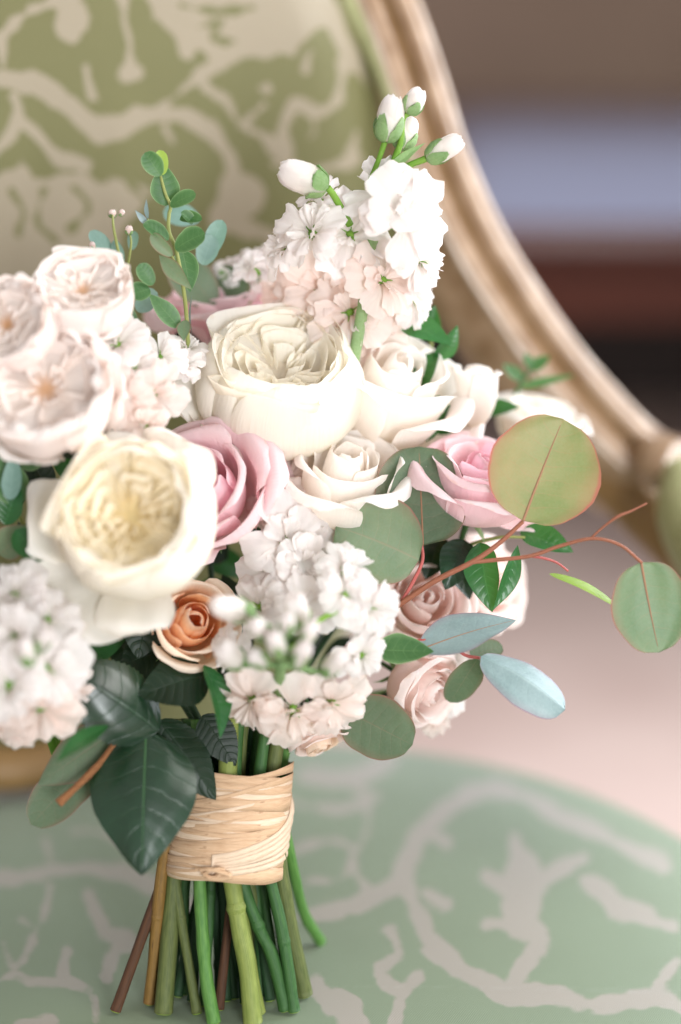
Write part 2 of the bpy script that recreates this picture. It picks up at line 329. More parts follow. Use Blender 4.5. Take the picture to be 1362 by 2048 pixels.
HT = [  # hybrid tea rose, bud to outermost, in flower radii
    [(0.03, 0.0), (0.12, 0.28), (0.15, 0.60), (0.12, 0.92), (0.05, 1.02), (0.02, 1.0)],
    [(0.04, 0.0), (0.26, 0.24), (0.33, 0.60), (0.30, 0.92), (0.27, 1.02), (0.25, 1.06)],
    [(0.05, -.02), (0.42, 0.14), (0.56, 0.48), (0.57, 0.82), (0.62, 0.99), (0.70, 0.96)],
    [(0.06, -.06), (0.52, 0.04), (0.72, 0.36), (0.78, 0.70), (0.90, 0.86), (1.00, 0.75)],
    [(0.06, -.10), (0.55, -.04), (0.83, 0.26), (0.95, 0.58), (1.12, 0.70), (1.22, 0.55)]]
def rose_ht(name, label, px, py, d, rpx, axis, m_out, m_in, seed, n=22, tmax=1.0, spin=0.0, group=None, extra=(), tmin=0.0, sepals=True, ruf=1.0):
    rng = np.random.default_rng(seed); Rm = rpx*d/FPX; ax = D(*axis); ax /= np.linalg.norm(ax)
    base = P(px, py, d)-ax*Rm*0.5
    t = thing(name, label, 'rose', base, ax, group, spin)
    for i in range(n):
        q = tmin+(i/(n-1))**0.85*(tmax-tmin)
        pr = lerp_prof(HT, q)*Rm; pr = pr*(1+rng.uniform(-.05, .05)); pr[3:, 1] += rng.uniform(-.06, .05)*Rm
        if q > 0.55: pr[4:, 0] += rng.uniform(-.05, .10)*Rm; pr[5, 1] -= rng.uniform(0, .10)*Rm
        W = np.interp(q, [0, .3, .6, 1], [1.9, 1.35, 1.12, 0.98])*rng.uniform(.92, 1.08)
        G = petal_grid(pr, W, rng, 17, 16, dip=np.interp(q, [0, .5, 1], [.12, .24, .36]), dp=2.0, curl=np.interp(q, [0, .4, .7, 1], [0, .02, .34, .55])*Rm*rng.uniform(.4, 1.2),
                       ruf=Rm*0.018*ruf, rf=3.5, wob=Rm*np.interp(q, [0, 1], [.012, .05])*ruf, ang=i*2.39996+rng.uniform(-.25, .25), flat=0.10*q, tipn=.04*ruf)
        grid_obj('petal', G, m_in if q < 0.42 else m_out, t)
    for e in extra:   # (angle, width, reach, drop)
        a, W, rr, dz = e
        pr = np.array([(0.06, -.10), (0.5, -.14), (0.8*rr, -.02+dz*.3), (1.0*rr, .16+dz*.6), (1.18*rr, .22+dz), (1.24*rr, .14+dz*1.15)])*Rm
        grid_obj('petal', petal_grid(pr, W, rng, 17, 15, dip=.42, dp=1.9, curl=.45*Rm, ruf=Rm*.02, wob=Rm*.06, ang=a, flat=.4), m_out, t)
    if sepals:
        for k in range(5):
            pr = np.array([(0.03, -.12), (0.2, -.17), (0.42, -.22), (0.6, -.36)])*Rm
            grid_obj('sepal', petal_grid(pr, .3, rng, 5, 7, dip=.5, dp=1.3, ang=k*1.2566+.3, tipw=.3), M['calyx'], t)
    Gs = tube_grid([(0, 0, -.02*Rm), (0, 0, -.25*Rm), (0, 0, -.7*Rm)], [.10*Rm, .06*Rm, .05*Rm], 8)
    grid_obj('stem', Gs, M['st_mid'], t, True)
    return t

def rose_garden(name, label, px, py, d, rpx, axis, m_out, m_in, seed, spin=0.0, guards=(), cups=10, groups=6, folds=5, close=0.74, group=None, zrim=0.62, nin=0, cat='rose', zin=1.0, loose=0.0):
    rng = np.random.default_rng(seed); Rm = rpx*d/FPX; ax = D(*axis); ax /= np.linalg.norm(ax)
    t = thing(name, label, cat, P(px, py, d), ax, group, spin)
    for i in range(cups):
        f = 1.0-0.22*(i/(cups-1)); rim = zrim*rng.uniform(.86, 1.06)-(0.10*(i/(cups-1)))
        if i < 3: rim *= rng.uniform(.92, 1.0)
        pr = np.array([(0.08, -.78), (0.62*f, -.64), (0.97*f, -.24), (1.0*f, .16), ((.5+.5*close)*f, rim*.80), (close*f, rim)])*Rm
        pr[5, 0] += (rng.uniform(-.05, .05)+loose*rng.uniform(-.02, .26))*Rm; pr[4, 0] += loose*.06*Rm; pr[5, 1] += loose*rng.uniform(-.12, .06)*Rm
        G = petal_grid(pr, rng.uniform(1.0, 1.3), rng, 25, 20, dip=.24, dp=2.6, ruf=Rm*(.022+.04*loose), rf=5.5, wob=Rm*(.05+.06*loose), ang=i*2.39996+rng.uniform(-.2, .2), tipn=.05, flat=.0, hug=.05)
        grid_obj('petal', G, m_out, t)
    for g in range(groups):
        phi = 2*np.pi*g/groups+rng.uniform(-.22, .22); sec = rng.uniform(.9, 1.12)
        for k in range(folds):
            q = k/max(folds-1, 1); ph2 = phi+rng.uniform(-.36, .36)
            er = np.array([np.cos(ph2), np.sin(ph2), 0]); et = np.array([-np.sin(ph2), np.cos(ph2), 0])
            ro = (close-.03)*(1-.70*q)*rng.uniform(.95, 1.04)+.03; ri = ro*rng.uniform(.16, .34); tw_ = ro*math.sin(math.pi/groups)*sec*(1.08-.40*q)*rng.uniform(.7, 1.25)
            s_ = np.linspace(-1, 1, 27)[None, :]; h = np.linspace(0, 1, 12)[:, None]; A_ = np.abs(s_)
            rad = ri+(ro-ri)*np.cos(A_*np.pi/2)**.75; tan = tw_*np.sign(s_)*np.sin(np.pi*A_**.85*.86)
            rad = rad+(.028*snoise(rng, s_*1.7, h*.7, 4, 1.3)+.16*np.maximum(h-.5, 0)**1.5)*(.4+.6*h); tan = tan+.030*snoise(rng, s_*1.6, h*.7, 4, 1.3)*(.3+.7*h)+rng.uniform(-.03, .03)
            zt = zrim*zin*(.56+.34*np.clip(rad/close, 0, 1)**1.4)+.026*snoise(rng, s_*1.5, 0*s_, 4, 1.2)-.10*A_**4
            zz = -.45+(zt+.45)*h
            sq = .5+.5*h**.6
            pos = er*(rad*sq)[:, :, None]+et*(tan*sq)[:, :, None]+np.array([0, 0, 1.0])*(zz+0*rad)[:, :, None]
            grid_obj('inner_petal', pos*Rm, m_in, t)
    hr = np.linspace(0, 1, 14)[:, None]; ha = np.linspace(0, 2*np.pi, 40, endpoint=False)[None, :]  # heart: added disc closing the fold gaps so the interior looks shallow and bright
    hx = hr*(close-.02)*(1+.03*np.sin(5*ha+1)); hz = zrim*zin*(.56+.34*hr**1.4)-(.21-.05*loose)-.05*np.cos(groups*ha)*hr+.03*np.sin(7*ha+9*hr)*hr
    grid_obj('heart', np.stack([hx*np.cos(ha), hx*np.sin(ha), hz-.35*np.clip(hr-.85, 0, 1)], 2)*Rm, m_in, t, True)
    for i in range(nin):
        a = rng.uniform(0, 6.28); pr = np.array([(0.02, -.5), (0.10, -.2), (0.16, .02), (0.2+rng.uniform(-.05, .1), .16)])*Rm
        grid_obj('inner_petal', petal_grid(pr, 1.0, rng, 9, 8, ruf=Rm*.02, ang=a, wob=Rm*.03), m_in, t)
    for (a, W, reach, dz, roll) in guards:
        pr = np.array([(0.08, -.80), (0.62, -.78), (0.62+.5*reach, -.62+dz*.3), (0.75+.75*reach, -.35+dz*.7), (0.85+.95*reach, -.15+dz), (0.85+1.02*reach+roll*.1, -.12+dz-roll*.3)])*Rm
        grid_obj('guard_petal', petal_grid(pr, W, rng, 21, 18, dip=.36, dp=2.1, ruf=Rm*.025, rf=4, wob=Rm*.08, ang=a, flat=.35, tipn=.05, curl=roll*.4*Rm), m_out, t)
    Gs = tube_grid([(0, 0, -.72*Rm), (0, 0, -.95*Rm), (0, 0, -1.4*Rm)], [.12*Rm, .07*Rm, .06*Rm], 8)
    grid_obj('stem', Gs, M['st_mid'], t, True)
    return t

# --- stock: florets (with petals), buds (with sepals), stem
def floret(root, px, py, d, rpx, axis, mat, rng, n=None, center=True, open_=1.0):
    Rm = rpx*d/FPX*rng.uniform(.84, 1.16); ax = D(*axis)+rng.uniform(-.12, .12, 3); ax /= np.linalg.norm(ax)
    n = n or [(5, 4, 3), (4, 4, 2), (5, 3, 2), (6, 4, 3)][rng.integers(4)]
    mat4 = Matrix.Translation(Vector(P(px, py, d))) @ Vector(ax).to_track_quat('Z', 'Y').to_matrix().to_4x4() @ Matrix.Rotation(rng.uniform(0, 6.28), 4, 'Z')
    loc = root.matrix_world.inverted() @ mat4
    # throat and calyx carry the petals
    C = np.array([(0, 0, -.62), (.10, 0, -.56), (.14, 0, -.3), (.11, 0, -.04), (.10, 0, .06), (.05, 0, .10), (0, 0, .10)])*Rm
    a = np.linspace(0, 2*np.pi, 8, endpoint=False)
    G = np.stack([C[:, :1]*np.cos(a), C[:, :1]*np.sin(a), C[:, 2:3]+0*a], 2)
    o = grid_obj('floret', G, M['throat'], root, True); o.matrix_local = loc
    lay = [([(0.04, -.30), (0.10, -.06), (0.42, .10), (0.82, .07), (1.04, -.06)], 0.60), ([(0.04, -.25), (0.09, 0.0), (0.34, .22), (0.66, .30), (0.86, .24)], 0.58), ([(0.03, -.2), (0.07, .05), (0.20, .24), (0.36, .42), (0.48, .46)], .60)]
    for L, (pr, W) in enumerate(lay):
        for k in range(n[L]):
            p = np.array(pr)*Rm; p[:, 0] *= rng.uniform(.82, 1.18); p[2:, 1] += (rng.uniform(-.10, .12)+(1-open_)*np.linspace(.1, .5, 3))*Rm; p[2:, 0] *= open_**.5
            G = petal_grid(p, W*rng.uniform(.9, 1.25), rng, 15, 11, dip=.26, dp=2.6, ruf=Rm*.05, rf=6.0, wob=Rm*.06, notch=rng.choice([0, .04, .10]), ang=k*6.283/n[L]+L*.6+rng.uniform(-.2, .2), tipn=.07, ws=.5, flat=.3)
            grid_obj('petal', G, mat, o)
    if center:
        for k in range(5):
            p = np.array([(0.02, -.05), (0.07, .06), (0.14, .12), (0.24, .13)])*Rm
            grid_obj('sepal', petal_grid(p, .35, rng, 4, 5, dip=.5, ang=k*1.2566+.5, tipw=.3), M['throat'], o)
    return o
def bud(root, p0, p1, wpx, rng, mat='stock', cover=0.62, d0=.97, d1=.97):
    A = P(p0[0], p0[1], d0); B = P(p1[0], p1[1], d1); L = np.linalg.norm(B-A); ax = (B-A)/L; w = wpx*d0/FPX*0.5
    m4 = Matrix.Translation(Vector(A)) @ Vector(ax).to_track_quat('Z', 'Y').to_matrix().to_4x4()
    C = [(0, 0), (w*.55, .06*L), (w*.9, .3*L), (w*.95, .55*L), (w*.7, .85*L), (w*.25, .98*L), (0, L)]
    tab = catmull(C, 14); a = np.linspace(0, 2*np.pi, 14, endpoint=False)
    sw = 1+.06*np.sin(3*a[None, :]+tab[:, 1:2]/L*4)
    G = np.stack([tab[:, :1]*np.cos(a)*sw, tab[:, :1]*np.sin(a)*sw, tab[:, 1:2]+0*a], 2)
    o = grid_obj('bud', G, M[mat], root, True); o.matrix_local = root.matrix_world.inverted() @ m4
    for k in range(3):
        pr = [(w*.5, .3*L), (w*.93, .5*L), (w*.78, .85*L), (w*.35, 1.02*L)]
        grid_obj('petal', petal_grid(np.array(pr)*1.03, 1.25, rng, 9, 8, dip=.2, ang=k*2.09, ruf=w*.06, wob=w*.08, tipn=.05), M[mat], o)
    for k in range(4):
        pr = [(w*.1, -.02*L), (w*.72, .06*L), (w*1.06, .3*L), (w*1.06, .52*cover/.62*L), (w*.92, cover*L)]
        grid_obj('sepal', petal_grid(pr, .72, rng, 7, 8, dip=.42, dp=1.6, ang=k*1.5708+.4, wob=w*.06, tipw=.5), M['calyx'], o)
    return o

# ------------------------------------------------------------------ leaves
def w_round(v): return np.sqrt(np.clip(1-(2*v-1)**2, 0, 1))**0.92*(1+0.10*(0.5-v))
def w_ovate(v): return np.clip(np.sin(np.pi*np.clip(v, 0, 1)**0.72), 0, 1)**0.86
def w_lance(v): return np.clip(np.sin(np.pi*np.clip(v, 0, 1)**0.85), 0, 1)**1.15
def w_drop(v): return np.sqrt(np.clip(1-(2*v-1)**2, 0, 1))*(0.86+0.28*v)
SH = {'round': w_round, 'ovate': w_ovate, 'lance': w_lance, 'drop': w_drop}
def leaf(name, b, tp, wpx, nrm, shape, mat, root=None, arch=0.0, cup=0.0, fold=0.0, twist=0.0, serr=0.0, wave=0.0, seed=0, nu=15, nv=22, tipcurl=0.0, vein=None, thick=0.0, side=0.0):
    rng = np.random.default_rng(seed+17)
    A = P(*b); B = P(*tp); L = np.linalg.norm(B-A); y = (B-A)/L; z = D(*nrm); z = z-y*np.dot(z, y); z /= np.linalg.norm(z); x = np.cross(y, z)
    hw = wpx*0.5*(b[2]+tp[2])*0.5/FPX
    if serr: nv = max(nv, 44)
    v = np.linspace(0, 1, nv)[:, None]; u = np.linspace(-1, 1, nu)[None, :]
    ww = SH[shape](v)*hw
    if serr: ww = ww*(1+serr*(np.arange(nv) % 2)[:, None]*np.clip(np.abs(u)*4-3, 0, 1))
    ww = ww*(1+0.07*snoise(rng, v*2.2+.3*np.sign(u), 0*v+.8*np.sign(u), 3, 1.0)*np.abs(u)+.012*snoise(rng, v*9+np.sign(u), 0*v, 3, 1.0)*np.abs(u))
    X = ww*u; Y = v*L+0*u; Z = arch*L*np.sin(np.pi*v)+0*u
    Z = Z+cup*hw*(u**2)*SH[shape](v)+fold*np.abs(X)-tipcurl*L*np.clip(v-.62, 0, 1)**2*3
    X = X+side*L*np.sin(np.pi*v)
    Z = Z+wave*hw*snoise(rng, u*1.2, v*2.4, 4, 1.0)*np.abs(u)**.8
    if twist:
        a = twist*(v-.5); X, Z = X*np.cos(a)-Z*np.sin(a), X*np.sin(a)+Z*np.cos(a)
    G = A+X[:, :, None]*x+Y[:, :, None]*y+Z[:, :, None]*z
    mid = G[:, nu//2].copy()
    Gl = to_local(root, G) if root is not None else G-A
    o = grid_obj(name, Gl, M[mat], root)
    if root is None: o.location = A
    if vein:
        pts = to_local(root, mid) if root is not None else mid-A
        k = np.linspace(0, int(nv*.93), 9).astype(int)
        r = 0.0011*vein[1]
        VG = tube_grid(pts[k], [r, r*.75, r*.45, r*.2], 6, 20)
        vo = grid_obj('midrib', VG, M[vein[0]], o, True)
    return o
def leaf_root(o, label, cat='leaf', group=None): return tag(o, label, cat, group)


# ------------------------------------------------------------------ the setting
def box(name, c, sx, sy, sz, mat, parent=None, bev=0.0):
    V = [(c[0]+i*sx/2, c[1]+j*sy/2, c[2]+k*sz/2) for i in (-1, 1) for j in (-1, 1) for k in (-1, 1)]
    o = mesh_obj(name, V, [(0, 1, 3, 2), (4, 6, 7, 5), (0, 4, 5, 1), (2, 3, 7, 6), (0, 2, 6, 4), (1, 5, 7, 3)], mat, parent, smooth=False)
    if bev:
        b = o.modifiers.new('Bevel', 'BEVEL'); b.width = bev; b.segments = 3
    return o
FLOOR = -0.46
fl = mesh_obj('floor', [(-6, -2, FLOOR), (6, -2, FLOOR), (6, 6.2, FLOOR), (-6, 6.2, FLOOR)], [(0, 1, 2, 3)], M['floor'], smooth=False); fl['kind'] = 'structure'
wl = box('wall', (0, 6.1, 1.0), 12, 0.1, 2.92, M['wall']); wl['kind'] = 'structure'
# mahogany table behind the chair
tb = thing('wooden_table', 'dark polished mahogany table standing out of focus behind the chair', 'table', (1.55, 4.2, FLOOR))
TT = 0.22
def tl(c): return (c[0]-1.55, c[1]-4.2, c[2]-FLOOR)
box('table_top', tl((1.55, 4.2, TT-.02)), 3.1, 3.1, .04, M['mahog'], tb, .008)
box('apron', tl((1.55, 2.80, TT-.04-.07)), 2.8, .03, .138, M['mahog_front'], tb, .004)
box('apron', tl((1.55, 5.60, TT-.04-.07)), 2.8, .03, .138, M['mahog_front'], tb, .004)
box('under_table_shade', tl((1.55, 4.1, (TT-.18+FLOOR+.06)/2)), 2.9, .03, TT-.18-FLOOR-.06, M['table_shade'], tb)  # added dark sheet standing in for the shade beneath the table
for x in (1.35, 2.7):
    for y in (3.1, 5.3): box('leg', tl((x, y, (TT-.18+FLOOR)/2)), .08, .08, TT-.18-FLOOR, M['mahog'], tb, .006)

# ------------------------------------------------------------------ the chair
def backd(px, py): return 1.0/(0.8929-7.0e-5*px-6.36e-5*py)
def seg_sdf(X, Y, pts, w):
    c = catmull(np.array(pts, float), 10*len(pts)); out = np.full(X.shape, 1e9)
    ws = np.interp(np.linspace(0, 1, len(c)), np.linspace(0, 1, len(w)), w) if np.ndim(w) else np.full(len(c), w)
    for k in range(len(c)-1):
        a, b = c[k], c[k+1]; ab = b-a; L2 = max(ab@ab, 1e-9)
        t = np.clip(((X-a[0])*ab[0]+(Y-a[1])*ab[1])/L2, 0, 1)
        out = np.minimum(out, np.hypot(X-a[0]-t*ab[0], Y-a[1]-t*ab[1])-ws[k]*.5)
    return out
def poly_sdf(X, Y, pts):
    p = np.array(pts, float); d = np.full(X.shape, 1e9); s = np.zeros(X.shape, bool)
    for i in range(len(p)):
        a, b = p[i], p[(i+1) % len(p)]; ab = b-a
        t = np.clip(((X-a[0])*ab[0]+(Y-a[1])*ab[1])/(ab@ab), 0, 1); d = np.minimum(d, np.hypot(X-a[0]-t*ab[0], Y-a[1]-t*ab[1]))
        c = ((a[1] > Y) != (b[1] > Y)) & (X < (b[0]-a[0])*(Y-a[1])/(b[1]-a[1]+1e-12)+a[0]); s ^= c
    return np.where(s, -d, d)
def pattern(X, Y, strokes, polys, dots, cuts, k, ox, oy, rng, soft):
    f = lambda q: [(ox+a/k, oy+b/k) for a, b in q]
    S = np.full(X.shape, 1e9)
    for pts, wd in strokes: S = np.minimum(S, seg_sdf(X, Y, f(pts), np.array(wd)/k))
    for pts in polys: S = np.minimum(S, poly_sdf(X, Y, f(pts)))
    for (a, b, r) in dots: S = np.minimum(S, np.hypot(X-ox-a/k, Y-oy-b/k)-r/k)
    for pts, wd in cuts: S = np.maximum(S, -seg_sdf(X, Y, f(pts), np.array(wd)/k))
    jag = 7*snoise(rng, X/75, Y/75, 5, 1.0)+4*snoise(rng, X/24, Y/24, 5, 1.0)+1.0*snoise(rng, X/9, Y/9, 4, 1.0)+1.5
    return np.clip(0.5-(S+jag)/soft, 0, 1)
def attr(o, vals):
    a = o.data.attributes.new('figure', 'FLOAT', 'POINT'); a.data.foreach_set('value', np.asarray(vals, np.float32).ravel())

chair = thing('armchair', 'gilt wood armchair upholstered in green and beige damask, carrying the bouquet', 'armchair', (-0.05, 0.9, FLOOR))
def cl(G): return to_local(chair, G)
edge = catmull([(690, -200), (690, -120), (722, 0), (762, 90), (790, 180), (815, 280), (838, 400), (842, 560), (830, 760), (800, 1000), (740, 1200), (640, 1360), (520, 1470), (400, 1545)], 200)
NV, NU = 430, 250
py = np.linspace(-190, 1490, NV); xr = np.interp(py, np.maximum.accumulate(edge[:, 1]), edge[:, 0])-6
U = np.linspace(0, 1, NU)
X = -210+(xr[:, None]+210)*U[None, :]; Y = np.repeat(py[:, None], NU, 1)
dd = backd(X, Y); ed = np.clip((xr[:, None]-X)/150, 0, 1)
dd = dd+0.035*(1-np.sqrt(1-(1-ed)**2))-0.012
G = CAM+RT*((X-681)/FPX*dd)[:, :, None]-UP*((Y-1024)/FPX*dd)[:, :, None]+FW*dd[:, :, None]
bk = grid_obj('back_cushion', cl(G), M['fabric'], chair)
bstrokes = [([(-200, 220), (0, 262), (100, 275), (200, 335), (320, 435), (400, 445), (480, 400), (560, 385), (650, 400), (740, 470), (785, 560), (775, 650), (740, 740)], [70, 75, 80, 90, 80, 60, 58, 60, 66, 70]),
    ([(540, 370), (620, 310), (720, 225), (850, 150), (950, 80)], [40, 45, 60, 80]),
    ([(10, 215), (8, 130), (60, 70), (150, 20), (240, 5)], [46, 40, 46, 60]), ([(415, -60), (425, 60), (440, 150), (442, 250)], [50, 34, 30, 40]),
    ([(290, 232), (312, 330)], [30, 50]), ([(40, 330), (60, 400), (10, 490), (-80, 560)], 34), ([(55, 395), (150, 480), (200, 535), (290, 565)], [34, 40, 60, 30]),
    ([(740, 740), (860, 780), (960, 830), (1060, 900)], [80, 60, 50]), ([(700, 300), (770, 350), (820, 425), (900, 465), (945, 525), (960, 560)], 36), ([(895, 360), (820, 435)], 34),
    ([(975, 540), (970, 430), (1010, 350), (1075, 390), (1150, 335), (1175, 190)], 38), ([(1070, 385), (1072, 455)], 34), ([(945, 560), (1080, 580), (1210, 545)], 36), ([(1210, 450), (1190, 545)], 30),
    ([(-250, 60), (-120, 20), (-60, -80)], 60), ([(560, 440), (580, 480)], 26), ([(430, 600), (500, 660)], 26), ([(1040, 240), (1050, 180)], 34), ([(600, -100), (900, -160)], 120)]
bpolys = [[(470, -30), (1130, -40), (1175, 60), (1215, 170), (1275, 300), (1240, 300), (1180, 220), (1110, 100), (1060, 120), (1000, 195), (900, 205), (820, 195), (740, 230), (680, 190), (610, 190), (600, 130), (560, 80), (520, 60)],
    [(-300, 620), (0, 600), (70, 540), (120, 600), (180, 595), (260, 590), (330, 610), (430, 600), (490, 690), (430, 750), (410, 830), (350, 900), (200, 960), (-300, 1100)]]
bcuts = [([(590, 60), (680, 90), (760, 70), (720, 130), (800, 140)], 9), ([(620, 20), (740, 40), (860, 30)], 8), ([(40, 650), (80, 720), (60, 800)], 14), ([(150, 650), (130, 760), (190, 820)], 14), ([(250, 640), (300, 700), (240, 780)], 12)]
attr(bk, pattern(X, Y, bstrokes, bpolys, [(240, 70, 66), (440, 248, 36), (915, 300, 28), (820, 670, 80), (640, 170, 40)], bcuts, 1.7025, 0, 0, np.random.default_rng(3), 15))
sd = bk.modifiers.new('Solidify', 'SOLIDIFY'); sd.thickness = 0.03; sd.offset = 1
def fr_d(px, py): return np.interp(py, [-150, 0, 400, 930], [1.20, 1.19, 1.20, 1.24])
wp = [(640, -110), (694, 0), (737, 80), (772, 165), (800, 255), (828, 345), (862, 480)]
tube('welt', [P(a, b, fr_d(a, b)+.004) for a, b in wp], .0062, M['welt'], chair, 10, 60)
tube('welt', [P(a+22, b-6, fr_d(a, b)+.010) for a, b in wp], .0050, M['welt'], chair, 10, 60)
# moulded frame sweeping from the back into the arm
fc = [(700, -160), (779, 0), (834, 150), (884, 310), (957, 475), (1047, 620), (1138, 745), (1240, 858), (1312, 922)]
C = catmull([P(a, b, fr_d(a, b)) for a, b in fc], 90); T = np.gradient(C, axis=0); T /= np.linalg.norm(T, axis=1, keepdims=True)
Zc = np.array(D(0, 0, 1.0)); Nn = np.cross(T, Zc); Nn /= np.linalg.norm(Nn, axis=1, keepdims=True)
Nn = Nn*np.sign(Nn[:, :1]+1e-9)
prof = np.array([(-.050, -.060), (-.050, -.046), (-.036, -.024), (-.0225, -.006), (-.0195, -.001), (-.016, .0025), (-.010, .0022), (-.006, -.0012), (-.0035, -.0062), (-.001, -.0066), (.001, -.0030), (.004, .0034), (.008, .0056), (.0115, .0040), (.0135, -.001), (.0148, -.0062), (.0165, -.0066), (.0185, -.0048), (.0205, -.008), (.021, -.012), (.021, -.060)])
Gf = C[:, None]+prof[None, :, :1]*Nn[:, None]+prof[None, :, 1:]*Zc
Gf = np.concatenate([Gf, Gf[:, :1]], 1)
grid_obj('back_frame', cl(Gf), M['gilt'], chair)
M['gilt_pale'] = simple_mat('gilt_pale', (168, 146, 126), (204, 188, 174), 0.28, 60, (1, 1, 1), 0.2, 0.6)
tube('groove_shade_strip', list(C[::6]+Nn[::6]*-.0024+Zc*-.0052), .0026, M['gilt_side'], chair, 8, 90)  # darker strip laid in the moulding, shade of the groove as colour
tube('bead', list(C[::6]+Nn[::6]*-.0190+Zc*.0004), .0024, M['gilt_pale'], chair, 8, 90)
tube('bead', list(C[::6]+Nn[::6]*.0172+Zc*-.0050), .0022, M['gilt_pale'], chair, 8, 90)
# arm block, arm rail, pad
Cb = [P(1275, 905, 1.235), P(1318, 922, 1.225), P(1362, 930, 1.21)]
tube('arm_block', Cb, [.010, .019, .021, .018], M['gilt'], chair, 12, 14)
tube('arm_rail', [P(1120, 880, 1.285), P(1235, 975, 1.27), P(1340, 1075, 1.24), P(1450, 1180, 1.18), P(1600, 1290, 1.05)], [.016, .020, .021, .02], M['gilt_side'], chair, 12, 30)
tube('arm_pad', [P(1352, 930, 1.205), P(1372, 975, 1.195), P(1390, 1040, 1.175), P(1440, 1120, 1.13), P(1500, 1180, 1.06)], [.010, .020, .026, .028, .02], M['welt'], chair, 16, 30)
# lower back rail
tube('back_rail', [P(-260, 1515, 1.225), P(-40, 1535, 1.236), P(60, 1532, 1.246), P(240, 1505, 1.275), P(420, 1450, 1.31)], [.016, .017, .017, .016], M['gilt_side'], chair, 12, 40)
# seat: round cushion with a crown
SC = (-0.085, 0.885); SA, SB = 0.395, 0.395
nr, na = 150, 420
rr = np.linspace(0.0, 1.0, nr)[:, None]; th = np.linspace(0, 2*np.pi, na, endpoint=False)[None, :]
sx = np.sign(np.cos(th))*np.abs(np.cos(th))**.88; sy = np.sign(np.sin(th))*np.abs(np.sin(th))**.88
q = np.where(rr < .86, rr/.86, 1.0); over = np.clip((rr-.86)/.14, 0, 1)
rad = np.where(rr < .86, q*.955, .955+.045*np.sin(over*np.pi*.62))
zz = 0.004*(1-q**2)-0.012*np.clip(q-.72, 0, 1)**2/.0784-over*.06-0.002
Gs = np.stack([SC[0]+SA*rad*sx, SC[1]+SB*rad*sy, zz+0*sx], 2)
st = grid_obj('seat_cushion', cl(Gs), M['fabric_cool_lit'], chair, True)
v = Gs-CAM; dz = v@FW; SXp = 681+FPX*(v@RT)/np.maximum(dz, .2); SYp = 1024-FPX*(v@UP)/np.maximum(dz, .2)
k1 = 1.698
s1 = [([(1300, 560), (1100, 460), (950, 395), (830, 325), (680, 310), (560, 370), (470, 470), (420, 580), (460, 700), (530, 850), (650, 930), (760, 990), (900, 1000), (1050, 1030), (1250, 1010), (1400, 1060)], [60, 60, 66, 60, 60, 66, 70, 76, 80, 74, 60, 60]),
    ([(790, 470), (830, 600), (820, 750), (875, 815), (790, 960)], [40, 130, 130, 70, 60]), ([(690, 590), (830, 690)], [40, 60]), ([(700, 760), (830, 760)], [40, 60]), ([(1030, 540), (880, 620)], [60, 80]),
    ([(1040, 610), (1190, 720), (1330, 760)], [70, 80, 60]), ([(60, 510), (150, 480), (240, 500), (215, 600), (100, 620)], 30), ([(270, 290), (300, 420), (250, 550), (300, 650)], 30), ([(0, 340), (200, 370), (330, 330)], 30),
    ([(90, 730), (250, 700), (370, 640)], 60), ([(130, 980), (230, 1060), (250, 1180)], [80, 110, 90]), ([(80, 250), (250, 270), (370, 200)], 70), ([(370, 780), (400, 860), (330, 920), (420, 1000)], 50), ([(380, 1130), (420, 1000), (470, 940)], 40),
    ([(560, 480), (500, 450)], 50), ([(560, 690), (500, 660)], 60), ([(1350, 880), (1250, 1010)], 30)]
s2 = [([(-300, 1080), (0, 1040), (300, 990), (500, 960), (800, 990), (1000, 1090), (1250, 1200)], [110, 110, 110, 90, 120, 140]), ([(580, 1120), (640, 1280), (700, 1390), (850, 1420), (760, 1490), (700, 1660)], [70, 80, 130, 90]),
    ([(20, 1450), (100, 1600), (200, 1450), (300, 1200), (330, 1060)], 66), ([(140, 1285), (230, 1340)], 50), ([(-100, 1750), (100, 1640), (200, 1690), (400, 1700), (600, 1750), (620, 1950)], 56), ([(480, 720), (640, 725), (800, 800)], 60), ([(430, 1500), (400, 1700)], 56), ([(300, 770), (330, 900)], 60), ([(-100, 470), (300, 440)], 110), ([(140, 1990), (330, 1960)], 90)]
rg = np.random.default_rng(5)
pat = np.maximum(pattern(SXp, SYp, s1, [], [(190, 1020, 60)], [], k1, 560, 1400, rg, 22), pattern(SXp, SYp, s2, [], [], [], 3.243, 0, 1440, rg, 22))
front = (dz > .4)
attr(st, np.where(front, pat, .2))
tube('seat_welt', [(SC[0]+SA*1.004*np.sign(np.cos(a))*abs(np.cos(a))**.88, SC[1]+SB*1.004*np.sign(np.sin(a))*abs(np.sin(a))**.88, -.068) for a in np.linspace(0, 6.2832, 49)], .006, M['welt'], chair, 8, 200)
tube('seat_rail', [(SC[0]+SA*.985*np.sign(np.cos(a))*abs(np.cos(a))**.88, SC[1]+SB*.985*np.sign(np.sin(a))*abs(np.sin(a))**.88, -.105) for a in np.linspace(0, 6.2832, 49)], .034, M['gilt_side'], chair, 10, 200)
for x, y in ((-.36, .62), (.19, .62), (-.33, 1.17), (.16, 1.17)):
    tube('leg', [(x, y, -.11), (x, y, -.2), (x, y, -.34), (x, y, FLOOR)], [.028, .026, .02, .013], M['gilt'], chair, 14, 16)

